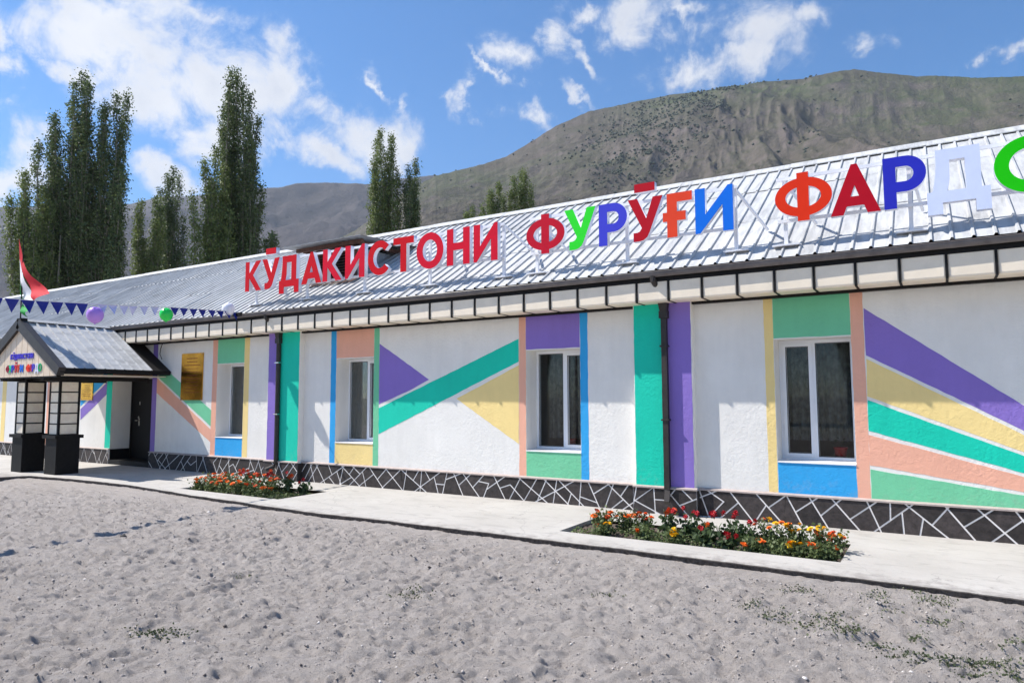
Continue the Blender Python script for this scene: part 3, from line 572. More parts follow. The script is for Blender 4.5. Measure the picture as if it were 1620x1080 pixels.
def stones(X0, X1, Z0, Z1, segs, gap=.0088):
    e = .034; sg = []
    for (a, b) in segs:
        ax, az_, bx_, bz = a[0], a[1], b[0], b[1]; l = math.hypot(bx_-ax, bz-az_)
        if l < .02: continue
        ux, uz = (bx_-ax)/l, (bz-az_)/l
        def grow(z, w):      # free ends near the ledge or the ground run on to it
            if abs(w) > .25: 
                if z > .25 and w > 0: return max(e, (Z1+.01-z)/w)
                if z < .13 and w < 0: return max(e, (Z0-.01-z)/w)
            return e
        g0, g1 = grow(az_, -uz), grow(bz, uz); ax -= ux*g0; az_ -= uz*g0; bx_ += ux*g1; bz += uz*g1
        t0, t1 = 0., 1.; dx, dz = bx_-ax, bz-az_; ok = True
        for p_, q_ in ((-dx, ax-X0), (dx, X1-ax), (-dz, az_-Z0), (dz, Z1-az_)):
            if abs(p_) < 1e-9: ok = ok and q_ >= 0; continue
            r = q_/p_
            if p_ < 0: t0 = max(t0, r)
            else: t1 = min(t1, r)
        if ok and t0 < t1: sg.append(((ax+dx*t0, az_+dz*t0), (ax+dx*t1, az_+dz*t1)))
    sg += [((X0, Z0), (X1, Z0)), ((X1, Z0), (X1, Z1)), ((X1, Z1), (X0, Z1)), ((X0, Z1), (X0, Z0))]
    n = len(sg); cuts = [[0., 1.] for _ in sg]
    for i in range(n):
        (x1, y1), (x2, y2) = sg[i]
        for j in range(i+1, n):
            (x3, y3), (x4, y4) = sg[j]
            if max(x1, x2) < min(x3, x4)-1e-6 or max(x3, x4) < min(x1, x2)-1e-6: continue
            den = (x2-x1)*(y4-y3)-(y2-y1)*(x4-x3)
            if abs(den) < 1e-9: continue
            t = ((x3-x1)*(y4-y3)-(y3-y1)*(x4-x3))/den; u = ((x3-x1)*(y2-y1)-(y3-y1)*(x2-x1))/den
            if -1e-6 <= t <= 1+1e-6 and -1e-6 <= u <= 1+1e-6: cuts[i].append(min(max(t, 0), 1)); cuts[j].append(min(max(u, 0), 1))
    nodes = []; idx = {}
    def node(p):
        k = (round(p[0]/.006), round(p[1]/.006))
        for a in (-1, 0, 1):
            for b in (-1, 0, 1):
                q = idx.get((k[0]+a, k[1]+b))
                if q is not None and math.hypot(nodes[q][0]-p[0], nodes[q][1]-p[1]) < .006: return q
        nodes.append(p); idx[k] = len(nodes)-1; return len(nodes)-1
    adj = {}
    for (a, b), c in zip(sg, cuts):
        c = sorted(set(c)); ids = [node((a[0]+(b[0]-a[0])*t, a[1]+(b[1]-a[1])*t)) for t in c]
        for p_, q_ in zip(ids, ids[1:]):
            if p_ != q_: adj.setdefault(p_, set()).add(q_); adj.setdefault(q_, set()).add(p_)
    ch = True
    while ch:
        ch = False
        for k in list(adj):
            if len(adj[k]) == 1: o_ = next(iter(adj[k])); adj[o_].discard(k); del adj[k]; ch = True
            elif len(adj[k]) == 0: del adj[k]
    order = {k: sorted(v, key=lambda q: math.atan2(nodes[q][1]-nodes[k][1], nodes[q][0]-nodes[k][0])) for k, v in adj.items()}
    seen = set(); out = []
    for a in order:
        for b in order[a]:
            if (a, b) in seen: continue
            f = []; p_, q_ = a, b
            while (p_, q_) not in seen:
                seen.add((p_, q_)); f.append(p_); o_ = order[q_]; i = o_.index(p_); p_, q_ = q_, o_[(i-1) % len(o_)]
            P = [nodes[k] for k in f]; A = sum(P[i][0]*P[(i+1) % len(P)][1]-P[(i+1) % len(P)][0]*P[i][1] for i in range(len(P)))/2
            if A < .0007: continue
            m_ = len(P); Q = []
            def off(p, q):
                bd = (abs(p[1]-Z0) < 1e-4 and abs(q[1]-Z0) < 1e-4) or (abs(p[1]-Z1) < 1e-4 and abs(q[1]-Z1) < 1e-4) or (abs(p[0]-X0) < 1e-4 and abs(q[0]-X0) < 1e-4) or (abs(p[0]-X1) < 1e-4 and abs(q[0]-X1) < 1e-4)
                l = math.hypot(q[0]-p[0], q[1]-p[1]); return (-(q[1]-p[1])/l, (q[0]-p[0])/l, 0. if bd else gap)
            for i in range(m_):
                p0, p1, p2 = P[i-1], P[i], P[(i+1) % m_]; n1_ = off(p0, p1); n2_ = off(p1, p2)
                den = n1_[0]*n2_[1]-n1_[1]*n2_[0]
                if abs(den) < .05: dx, dz = n1_[0]*n1_[2], n1_[1]*n1_[2]
                else: dx = (n1_[2]*n2_[1]-n2_[2]*n1_[1])/den; dz = (n2_[2]*n1_[0]-n1_[2]*n2_[0])/den
                l = math.hypot(dx, dz)
                if l > .045: dx *= .045/l; dz *= .045/l
                Q.append((p1[0]+dx, p1[1]+dz))
            A2 = sum(Q[i][0]*Q[(i+1) % m_][1]-Q[(i+1) % m_][0]*Q[i][1] for i in range(m_))/2
            if A2 > .0004 and A2 < A: out.append(Q)
    return out
plinth_runs = [(-26., DOOR[0]-.0, YPL), (DOOR[1]+.02, PIL[0][0]-.03, YPL), (PIL[0][0]-.03, PIL[0][1]+.03, YP-.03), (PIL[0][1]+.03, PIL[1][0]-.03, YPL), (PIL[1][0]-.03, PIL[1][1]+.03, YP-.03), (PIL[1][1]+.03, XR, YPL)]
pl = MB(); ld = MB(); nst = 0
for a, b, y in plinth_runs:
    pl.box(a, b, y, YW+.01 if y == YPL else YW+.012, -.12, ZPT-.012)
    # sloping cement ledge over the stones
    ld.add([(a-.004,y-.016,ZPT-.012),(b+.004,y-.016,ZPT-.012),(b+.004,y-.016,ZPT+.006),(a-.004,y-.016,ZPT+.006),(a-.004,(YW if y == YPL else YP)+.0,ZPT+.022),(b+.004,(YW if y == YPL else YP),ZPT+.022),(a-.004,y+.02,ZPT-.012),(b+.004,y+.02,ZPT-.012)], [(0,1,2,3),(3,2,5,4),(0,6,7,1),(0,3,4,6),(1,7,5,2)])
plo = pl.build('plinth', M['grout'], house); pe = MB()
for a, b, y in plinth_runs:
    if y != YPL: pe.box(a-.003, a-.0005, y-.002, YW-.001, -.1, ZPT-.014); pe.box(b+.0005, b+.003, y-.002, YW-.001, -.1, ZPT-.014)
pe.build('plinth_return', M['stone'], plo); ld.build('plinth_ledge', M['ledge'], house)
SL = []
for a, b, y in plinth_runs:
    for Q in stones(a+.004, b-.004, .0, ZPT-.014, segs): SL.append((Q, y))
_t = M['stone'].node_tree; _b = _t.nodes['Principled BSDF']; _l = _b.inputs['Base Color'].links[0].from_socket; _oi = _t.nodes.new('ShaderNodeObjectInfo'); _r = _t.nodes.new('ShaderNodeMapRange'); _r.inputs[3].default_value = .65; _r.inputs[4].default_value = 1.6; _t.links.new(_oi.outputs['Random'], _r.inputs[0])
_m = _t.nodes.new('ShaderNodeMix'); _m.data_type = 'RGBA'; _m.blend_type = 'MULTIPLY'; _m.inputs[0].default_value = 1; _t.links.new(_l, _m.inputs[6]); _t.links.new(_r.outputs[0], _m.inputs[7]); _t.links.new(_m.outputs[2], _b.inputs['Base Color'])
print('stones', len(SL)); SL.sort(key=lambda q: abs(q[0][0][0]-(-2)) if q[0][0][0] > -20 else 99)
sleft = MB()
for k, (Q, y) in enumerate(SL):
    d = .002+.0015*qr.random()
    if k < 290: MB().prismXZ(Q, y-d, y+.002).build('stone', M['stone'], plo)
    else: sleft.prismXZ(Q, y-d, y+.002)
if sleft.v: tag(sleft.build('far_stones', M['stone'], plo), kind='stuff')
fp = MB(); fp.box(-44, -26, YPL-.01, YW+.011, -.12, ZPT-.012); fp.build('plinth_far', M['stone'], house)

# ------- windows: two-light white plastic frames
def window(w, flip=False, lite=True):
    a, b = w; y0 = YW+REV; wd = b-a; f = MB()
    fw = .055; f.box(a+.002, b-.002, y0, y0+.06, WZ0+.002, WZ0+fw); f.box(a+.002, b-.002, y0, y0+.06, WZ1-fw, WZ1-.002)
    f.box(a+.002, a+fw, y0, y0+.06, WZ0+fw, WZ1-fw); f.box(b-fw, b-.002, y0, y0+.06, WZ0+fw, WZ1-fw)
    mid = a+wd*(.54 if not flip else .47); f.box(mid-.03, mid+.03, y0-.002, y0+.058, WZ0+fw, WZ1-fw)
    fr = f.build('window', M['pvc'], house)
    lights = [(a+fw, mid-.03), (mid+.03, b-fw)]
    op = 1 if not flip else 0
    s_ = MB(); p, q = lights[op]; t = .05; yy = y0-.018; z0, z1 = WZ0+fw-.012, WZ1-fw+.012; p -= .012; q += .012
    s_.box(p, q, yy, yy+.05, z0, z0+t); s_.box(p, q, yy, yy+.05, z1-t, z1); s_.box(p, p+t, yy, yy+.05, z0+t, z1-t); s_.box(q-t, q, yy, yy+.05, z0+t, z1-t); s_.build('sash', M['pvc'], fr)
    hx = p+t/2 if op else q-t/2
    gs = MB(); 
    for k, (p2, q2) in enumerate(lights):
        g_ = MB(); dz = .045 if k == op else 0; g_.box(p2+dz*.8, q2-dz*.8, y0+.018, y0+.026, WZ0+fw+dz*.8, WZ1-fw-dz*.8); g_.build('pane', M['glass'], fr)
    gk = MB()
    for k, (p2, q2) in enumerate(lights):
        dz = .038 if k == op else 0; p3, q3, z2, z3 = p2+dz, q2-dz, WZ0+fw+dz, WZ1-fw-dz; g = .007
        yy2 = y0-.02 if k == op else y0-.003
        gk.box(p3-g, p3, yy2, yy2+.006, z2, z3); gk.box(q3, q3+g, yy2, yy2+.006, z2, z3); gk.box(p3-g, q3+g, yy2, yy2+.006, z2-g, z2); gk.box(p3-g, q3+g, yy2, yy2+.006, z3, z3+g)
    gk.build('gasket', M['black'], fr)
    sl = MB(); sl.add([(a+.002,YW-.012,WZ0-.016),(b-.002,YW-.012,WZ0-.016),(b-.002,y0,WZ0+.0),(a+.002,y0,WZ0+.0),(a+.002,YW-.012,WZ0-.004),(b-.002,YW-.012,WZ0-.004),(b-.002,y0,WZ0+.014),(a+.002,y0,WZ0+.014)], [(0,3,2,1),(4,5,6,7),(0,1,5,4),(3,0,4,7),(1,2,6,5)]); sl.build('window_sill', M['white'], fr)
window(WINS[3], True); window(WINS[2]); window(WINS[1]); window(WINS[0]); window(WINS[4]); window(WINS[5])
for x in (-24.9, -29.2, -33.5, -38): window((x, x+.95))
# curtains inside
def curtain(x0, x1, label, zb=.9, y=None, seed=0):
    y = y or YW+.62; n = 60; v = []; f = []; q = random.Random(seed)
    ph = q.uniform(0, 6)
    for i in range(n+1):
        u = i/n; xx = x0+(x1-x0)*u; dy = .075*math.sin(u*(x1-x0)*58+ph+1.2*math.sin(u*9))+.012*math.sin(u*(x1-x0)*131+ph)
        v += [(xx, y+dy, zb), (xx+.01*math.sin(u*30), y+dy*.75, (zb+2.5)/2), (xx, y+dy*.5, 2.5)]
    for i in range(n): f += [(3*i, 3*i+3, 3*i+4, 3*i+1), (3*i+1, 3*i+4, 3*i+5, 3*i+2)]
    o = MB().add(v, f).build('curtain', M['curtain'], smooth=True); tag(o, label, 'curtain', 'dark curtains hanging behind the windows'); return o
curtain(-2.15, -.45, 'dark folded curtain behind the rightmost window, above a red pot', 1.02, seed=1)
curtain(-5.42, -4.4, 'dark folded curtain behind the window between peach and blue stripes', .95, seed=2)
curtain(-9.9, -8.7, 'grey curtain behind the window under the salmon painted panel', .8, seed=3)
curtain(-13.5, -12.4, 'dim curtain behind the window beside the wider gold plaque', 1.2, seed=4)
def pot(x, y, label):
    p = thing('flower_pot', label, 'flower pot', (x, y, WZ0+.02), 'red pots on the inner window sills')
    prof = [(.0,0),(.062,0),(.078,.12),(.086,.125),(.086,.15),(.074,.15),(.07,.125),(0,.125)]; n = 16; v = []; f = []
    for r, z in prof:
        for k in range(n): v.append((r*math.cos(2*PI*k/n), r*math.sin(2*PI*k/n), z))
    for i in range(len(prof)-1):
        for k in range(n): f.append((i*n+k, i*n+(k+1) % n, (i+1)*n+(k+1) % n, (i+1)*n+k))
    MB().add(v, f).build('pot_body', M['pot'], p, True)
    lf = MB(); q = random.Random(int(-x*10))
    for k in range(16):
        a = q.uniform(0, 6.28); r = q.uniform(.04, .12); z = q.uniform(.16, .26); c = Vector((math.cos(a)*r, math.sin(a)*r, z)); t = Vector((-math.sin(a), math.cos(a), 0))*.02; d = Vector((math.cos(a), math.sin(a), .5))*.035
        lf.add([c-t*.2, c+t+d*.5, c+d, c-t+d*.5], [(0,1,2,3)])
    lf.build('leaves', M['stem'], p)
for a_, b_ in WINS: MB().box(a_-.05, b_+.05, YW+.42, YW+.56, WZ0-.03, WZ0+.02).build('inner_sill', M['white'], house)
pot(-1.08, YW+.49, 'red flower pot behind the glass of the rightmost window'); pot(-4.98, YW+.49, 'red flower pot behind the glass beside the blue wall stripe')

# ------- entrance door in its recess
yd = YW+.50
rc = MB(); rc.box(DOOR[0]-.3, DOOR[0], YW+.42, yd+.1, 0, ZC); rc.box(DOOR[1], DOOR[1]+.3, YW+.42, yd+.1, 0, ZC); rc.box(DOOR[0], DOOR[1], YW+.42, yd+.1, DZ1, ZC); rc.build('door_recess', M['wall'], house)
st = MB(); st.box(DOOR[0], DOOR[1], YW-.03, yd+.1, -.05, .11); st.box(DOOR[0]+.0, DOOR[0]+.012, YW, yd, .11, .36); st.build('door_step', M['black'], house)
dr = MB(); dr.box(DOOR[0]+.05, DOOR[1]-.05, yd, yd+.06, .12, DZ1-.05); dro = dr.build('door', M['doorm'], house)
df = MB(); df.box(DOOR[0], DOOR[0]+.05, yd-.02, yd+.08, .11, DZ1); df.box(DOOR[1]-.05, DOOR[1], yd-.02, yd+.08, .11, DZ1); df.box(DOOR[0]+.05, DOOR[1]-.05, yd-.02, yd+.08, DZ1-.05, DZ1); df.build('door_frame', M['black'], dro)
xh = float(onY(221, 660, yd)[0])
hd = MB(); hd.box(xh-.03, xh+.03, yd-.012, yd, .93, 1.14); hd.tube([(xh, yd-.012, 1.06), (xh, yd-.05, 1.06), (xh-.1, yd-.055, 1.06)], .011, 6); hd.build('door_handle', M['chrome'], dro)
lk = MB(); lk.box(xh-.025, xh+.025, yd-.01, yd, 1.45, 1.53); lk.build('lock_plate', M['chrome'], dro)
lc = MB(); lc.tube([(xh+.0, yd-.012, 1.14), (xh, yd-.03, 1.14)], .03, 10); lc.build('lock_rose', M['chrome'], dro)

# ------- eaves: fascia planks, battens, soffit trim, gutter
YF = 8.97; SP = .4562; XB0 = float(onY(1575.4, 394.8, YF)[0])
pz0, pz1 = 2.91, 3.19
pm = MB()     # one plank: slightly bowed face, rounded foot that turns under
w2 = SP/2-.014; prof = [(.004, pz1), (.002, pz1-.02), (.001, pz1-.10), (.0, pz1-.17), (.001, pz0+.026), (.006, pz0+.008), (.02, pz0-.002), (.36, pz0+.004)]
v = [(sx*w2, dy, z) for dy, z in prof for sx in (-1, -.94, .94, 1)]
for i in range(len(prof)):
    for k in (0, 3): vx = v[i*4+k]; v[i*4+k] = (vx[0], vx[1]+.006, vx[2])
pm.add(v, [(i*4+k, (i+1)*4+k, (i+1)*4+k+1, i*4+k+1) for i in range(len(prof)-1) for k in range(3)]); pmesh = pm.mesh('fascia_plank')
pmesh.materials.append(M['panel'])
bt = MB(); bt.box(-.0125, .0125, -.004, .03, pz0-.006, pz1); bt.box(-.0115, .0115, .03, .36, pz0-.006, pz0+.0015); bmesh_ = bt.mesh('fascia_batten'); bmesh_.materials.append(M['black'])
fas = MB().box(XL, XR, YF+.03, YF+.06, pz0+.01, pz1+.05).build('fascia_board', M['black'], house)
n = -14
while True:
    x = XB0-SP*n
    if x < XL+.3: break
    if x < XR:
        b_ = link('batten', bmesh_, None, fas); b_.location = (x, YF-.004, 0)
        p_ = link('fascia_plank', pmesh, None, fas); p_.location = (x-SP/2, YF, 0); p_.rotation_euler = (0, 0, -.009+qr.uniform(-.008, .008))
    n += 1
MB().box(XL, XR, YF+.345, YW, pz0-.028, pz0+.006).build('soffit_trim', M['black'], house)
gt = MB(); n_ = 9; ring = []   # half-round gutter hung under the sheet ends
GR = .039; gy, gz = 8.932, 3.308
for i in range(n_+1):
    a = PI+PI*i/n_; ring.append((gy+GR*math.cos(a), gz+.072*math.sin(a)))
inner = [(gy+(y-gy)*.93, gz+(z-gz)*.93) for y, z in ring]; loop = ring+inner[::-1]
v = []; secs = np.arange(XL, XR+.1, 1.5)
for k, x in enumerate(secs): v += [(x, y, z+.003*math.sin(k*1.7)) for y, z in loop]
m_ = len(loop); gt.add(v, [(k*m_+i, (k+1)*m_+i, (k+1)*m_+(i+1) % m_, k*m_+(i+1) % m_) for k in range(len(secs)-1) for i in range(m_)])
gut = gt.build('gutter', M['gutter'], house)
gb = MB(); gb.box(XL, XR, gy+GR-.002, YF+.031, pz1-.012, 3.30).build('gutter_shade_board', M['black'], house)  # black strip painting in the shade of the recess below the gutter
lipm = MB(); lipm.tube([(x, gy-GR, gz+.003*math.sin(k*1.7)) for k, x in enumerate(secs)], .006, 6); lipm.build('gutter_bead', M['gutter'], gut)
MB().box(-12.16, -11.9, gy-GR-.02, gy-GR+.05, gz-.04, gz+.035).build('gutter_bracket', M['black'], gut)
def downpipe(x, sq):
    d = MB(); y = YP-.042
    d.add([(x-.07,y-.06,2.93),(x+.07,y-.06,2.93),(x+.07,y+.05,2.93),(x-.07,y+.05,2.93),(x-.045,y-.045,2.78),(x+.045,y-.045,2.78),(x+.045,y+.045,2.78),(x-.045,y+.045,2.78)], [(0,1,5,4),(1,2,6,5),(2,3,7,6),(3,0,4,7),(0,3,2,1)])
    d.box(x-.06, x+.06, y-.05, y+.05, 2.70, 2.80)
    if sq: d.box(x-.038, x+.038, y-.034, y+.034, .30, 2.71); d.bar((x, y, .32), (x+.03, y-.13, .18), .07)
    else: d.tube([(x, y, 2.71), (x, y, .34), (x-.02, y-.04, .26), (x-.10, y-.16, .20)], .047, 12)
    dp = d.build('downpipe', M['pipe'], house, smooth=False)
    gl_ = MB(); gl_.tube([(x-.04, gy, gz-.06), (x-.04, gy, 3.20), (x, (gy+y)/2, 3.05), (x, y, 2.93)], .042, 10); gl_.build('outlet_bend', M['pipe'], dp)
    for z in (2.3, 1.28): MB().box(x-.056, x+.056, y-.05, y+.06, z, z+.022).build('pipe_clamp', M['chrome'] if not sq else M['pipe'], dp)
downpipe(-3.185, True); downpipe(-11.17, False)
# loose cable by the porch
MB().tube([onY(258, 541, 9.33), onY(254, 552, 9.3), onY(253, 560, 9.3), onY(256, 568, 9.3)], .008, 6).build('loose_cable', M['black'], house)

# ------- roof of ribbed sheets
PT = math.radians(31.2); Y0, Z0 = 8.896, 3.322; SLEN = (12.72-Y0)/math.cos(PT)
cs, sn_ = math.cos(PT), math.sin(PT)
def sheet(s0, s1, x0, nr, lift, name, pitch=.2, h=.024, top=.022, base=.046, warp=0.):
    """sheet in local coords: s along slope, ribs every pitch"""
    prof = []; x = 0
    for k in range(nr): prof += [(x, 0), (x+(base-top)/2, h), (x+(base+top)/2, h), (x+base, 0)]; x += pitch
    prof.append((x+.052, 0.)); m_ = len(prof); v = []
    ns = 5
    for i in range(ns):
        s = s0+(s1-s0)*i/(ns-1)
        for q, z in prof: zz = z+lift+warp*math.sin(s*2.1+q*1.3); v.append((x0+q, Y0+s*cs-zz*sn_, Z0+s*sn_+zz*cs))
    return MB().add(v, [(i*m_+k, i*m_+k+1, (i+1)*m_+k+1, (i+1)*m_+k) for i in range(ns-1) for k in range(m_-1)])
tiers = [(0.0, 1.72, .0), (1.62, 3.3, .006), (3.2, SLEN-.04, .012)]
roof = MB().add([(XL-.3, Y0+.12, Z0-.04+.12*sn_/cs), (XR+.3, Y0+.12, Z0-.04+.12*sn_/cs), (XR+.3, 12.72, Z0+(12.72-Y0)*sn_/cs-.04), (XL-.3, 12.72, Z0+(12.72-Y0)*sn_/cs-.04)], [(0,1,2,3)]).build('roof', M['wood'], house)
SW = 1.0; XS0 = float(onY(1507, 378, 8.84)[0])-.025
for ti, (s0, s1, li) in enumerate(tiers):
    me = None
    k0 = int((XL-XS0)/SW)-1; k1 = int((XR-XS0)/SW)+1
    for k in range(k0, k1):
        x = XS0+k*SW
        if me is None:
            v_ = [sheet(s0, s1, 0, 5, li, 'roof_sheet', warp=w_).mesh('roof_sheet') for w_ in (.002, -.002, .0035)]
            for q in v_: q.materials.append(M['tin'])
            me = v_
        o = link('roof_sheet', me[(k*7+ti*3) % 3], None, roof); o.location = (x, qr.uniform(-.012, .012)*cs, 0); o.location.z = (qr.uniform(-.012, .012)*sn_ if ti == 0 else 0)+(k % 2)*.0015
bk = MB(); v = []; xsr = np.arange(XL-.3, XR+.3, .2); pr = []
for x in xsr: pr += [(x, 0), (x+.012, .024), (x+.034, .024), (x+.046, 0)]
for s in (0, 4.6): v += [(x, 12.75+s*cs, Z0+SLEN*sn_-.02-s*sn_+z) for x, z in pr]
m_ = len(pr); bk.add(v, [(k, k+1, m_+k+1, m_+k) for k in range(m_-1)]); bk.build('rear_roof_slope', M['tin'], house)
rc_ = MB(); ZR = Z0+SLEN*sn_
for k in range(int(XL), int(XR), 2):
    a, b = k, k+2.05; dz = .003*(k % 4)
    rc_.add([(a, 12.72-.16, ZR-.16*sn_/cs+.055+dz), (b, 12.72-.16, ZR-.16*sn_/cs+.055+dz), (b, 12.72, ZR+.075+dz), (a, 12.72, ZR+.075+dz), (b, 12.88, ZR-.01+dz), (a, 12.88, ZR-.01+dz),
             (a, 12.72-.16, ZR-.16*sn_/cs+.052+dz-.012), (b, 12.72-.16, ZR-.16*sn_/cs+.052+dz-.012)], [(0,1,2,3),(3,2,4,5),(6,7,1,0)])
rc_.build('ridge_cap', M['tin'], house)
for xg in (XL-.29, XR+.29):
    MB().add([(xg, YW, ZC+.3), (xg, YB+.3, ZC+.3), (xg, 12.72, 5.6)], [(0,1,2)]).build('gable_wall', M['wall'], house)
# ------- roof vent dormer behind the first word
dm = thing('roof_vent_dormer', 'boxy louvred roof vent with rusty flat lid behind the red letters', 'roof vent', (0,0,0))
dx0, dx1, dyf = -11.02, -9.92, 10.02
zb = Z0+(dyf-Y0)*sn_/cs; zt = 4.70
sk = MB(); sk.box(dx0, dx0+.1, dyf, dyf+.1, zb-.05, zt); sk.box(dx1-.1, dx1, dyf, dyf+.1, zb-.05, zt); sk.box(dx0+.1, dx1-.1, dyf, dyf+.1, zb-.06, zb+.08); sk.box(dx0+.1, dx1-.1, dyf, dyf+.1, zt-.1, zt); sk.build('frame', M['wood'], dm)
MB().box(dx0+.1, dx1-.1, dyf+.2, dyf+.22, zb, zt).build('back_board', M['black'], dm)
for k in range(9):
    z = zb+.13+k*.058; q = MB(); q.add([(dx0+.1, dyf+.01, z-.018), (dx1-.1, dyf+.01, z-.018), (dx1-.1, dyf+.09, z+.022), (dx0+.1, dyf+.09, z+.022), (dx0+.1, dyf+.01, z-.010), (dx1-.1, dyf+.01, z-.010), (dx1-.1, dyf+.09, z+.030), (dx0+.1, dyf+.09, z+.030)], [(0,3,2,1),(4,5,6,7),(0,1,5,4),(2,3,7,6)]); q.build('slat', M['wood'], dm)
for sx, nm in ((dx1, 'side_cladding'), (dx0, 'side_cladding')):
    q = MB(); pr = []; y = dyf+.1; yb_ = 11.75
    while y < yb_: pr += [(y, 0), (y+.02, .02), (y+.05, .02), (y+.07, 0)]; y += .15
    sg_ = 1 if sx == dx1 else -1; v = []
    for (y, d) in pr: zz = Z0+(y-Y0)*sn_/cs+.02; v += [(sx+sg_*(d+.004), y, zz), (sx+sg_*(d+.004), y, max(zz+.01, zt-.02))]
    q.add(v, [(2*i, 2*i+2, 2*i+3, 2*i+1) for i in range(len(pr)-1)]); q.build(nm, M['tin_old'], dm)
lid = MB(); lx0, lx1, ly0, ly1 = -11.75, -9.45, 9.72, 11.9
v = []; nn = 24
for i in range(nn+1):
    x = lx0+(lx1-lx0)*i/nn; d = .014*(i % 2); v += [(x, ly0, zt+.09+d), (x, ly1, zt+.20+d), (x, ly0, zt+.082+d), (x, ly1, zt+.192+d)]
lid.add(v, [(4*i, 4*i+4, 4*i+5, 4*i+1) for i in range(nn)]+[(4*i+2, 4*i+3, 4*i+7, 4*i+6) for i in range(nn)]+[(4*i, 4*i+2, 4*i+6, 4*i+4) for i in range(nn)]); lid.build('lid', M['tin_old'], dm)
q = MB(); q.box(dx0-.5, dx1+.3, dyf-.1, dyf-.04, zt, zt+.075); q.box(dx1+.1, dx1+.17, dyf, 11.8, zt, zt+.08); q.box(dx0-.4, dx0-.33, dyf, 11.8, zt, zt+.08); q.build('rafter', M['wood'], dm)
fl = MB()
for k in range(8):
    x = dx0+k*.17; fl.add([(x, dyf-.26, zb-.16+.045), (x+.13, dyf-.26, zb-.155+.06), (x+.13, dyf, zb+.05), (x, dyf, zb+.04), (x, dyf-.26, zb-.10), (x+.13, dyf-.26, zb-.085)], [(4,5,2,3),(0,1,5,4)])
fl.build('flashing', M['wood'], dm)

# ================================================================== rooftop lettering
YLf = 9.0; LZ = 3.775
def ell(cx, cz, rx, rz, a0, a1, n=24): return [(cx+rx*math.cos(math.radians(a0+(a1-a0)*i/n)), cz+rz*math.sin(math.radians(a0+(a1-a0)*i/n))) for i in range(n+1)]
def g_K(w=.49): s = w/.49; return [[(0,0),(.12*s,0),(.12*s,.27),(.34*s,0),(.49*s,0),(.235*s,.325),(.475*s,.61),(.325*s,.61),(.12*s,.365),(.12*s,.61),(0,.61)]]
def g_U(w=.51): s = w/.51; return [[(0,.61),(.14*s,.61),(.27*s,.315),(.37*s,.61),(.51*s,.61),(.315*s,.115),(.28*s,.05),(.225*s,.012),(.165*s,0),(.08*s,0),(.08*s,.125),(.135*s,.125),(.175*s,.14),(.205*s,.185)]]
def g_Dw(w=.56):
    s = w/.56; return [[(0,-.13),(.14*s,-.13),(.14*s,0),(.43*s,0),(.43*s,-.13),(.56*s,-.13),(.56*s,.13),(.485*s,.13),(.485*s,.61),(.09*s,.61),(.09*s,.42),(.075*s,.26),(.05*s,.13),(0,.13)], [(.185*s,.13),(.21*s,.26),(.215*s,.48),(.35*s,.48),(.35*s,.13)]]
def g_A(w=.54): s = w/.54; return [[(0,0),(.14*s,0),(.18*s,.10),(.365*s,.10),(.40*s,0),(.54*s,0),(.305*s,.61),(.24*s,.61)], [(.225*s,.215),(.315*s,.215),(.271*s,.35)]]
def g_I(w=.48): s = w/.48; return [[(0,0),(.06*s,0),(.35*s,.36),(.35*s,0),(.48*s,0),(.48*s,.61),(.42*s,.61),(.13*s,.25),(.13*s,.61),(0,.61)]]
def g_C(w=.53): return [ell(.28, .305, .28, .31, 42, 318, 36)+ell(.28, .305, .155, .185, 318, 42, 30)]
def g_T(w=.46): s = w/.46; return [[(.165*s,0),(.295*s,0),(.295*s,.49),(.46*s,.49),(.46*s,.61),(0,.61),(0,.49),(.165*s,.49)]]
def g_O(w=.56, t=.13): return [ell(w/2, .305, w/2, .31, 0, 360, 44)[:-1], ell(w/2, .305, w/2-t, .31-t*.95, 0, 360, 36)[:-1]]
def g_N(w=.46): s = w/.46; return [[(0,0),(.13*s,0),(.13*s,.25),(.33*s,.25),(.33*s,0),(.46*s,0),(.46*s,.61),(.33*s,.61),(.33*s,.37),(.13*s,.37),(.13*s,.61),(0,.61)]]
def g_F(w=.66):
    cx = w/2; hw = .068; rx, rz = w/2, .245; cz = .30; a = math.degrees(math.asin(hw/rx)) ; ai = math.degrees(math.asin(min(1, hw/(rx-.125))))
    out = ell(cx, cz, rx, rz, -90+a, 90-a, 26)+[(cx+hw,.61),(cx-hw,.61)]+ell(cx, cz, rx, rz, 90+a, 270-a, 26)+[(cx-hw,0),(cx+hw,0)]
    rxi, rzi = rx-.125, .135; th = math.degrees(math.acos(hw/rxi))
    return [out, ell(cx, cz, rxi, rzi, -th, th, 18), ell(cx, cz, rxi, rzi, 180-th, 180+th, 18)]
def g_P(w=.43): c = w-.21; return [[(0,0),(.13,0),(.13,.19)]+ell(c, .40, .21, .21, -90, 90, 18)+[(0,.61)], [(.13,.31)]+ell(c, .40, .085, .09, -90, 90, 12)+[(.13,.49)]]
def g_G(w=.41): return [[(.06,0),(.20,0),(.20,.225),(.32,.225),(.32,.35),(.20,.35),(.20,.485),(.41,.485),(.41,.61),(.06,.61),(.06,.35),(0,.35),(0,.225),(.06,.225)]]
MAC = [[(.10,.70),(.40,.70),(.40,.82),(.10,.82)]]
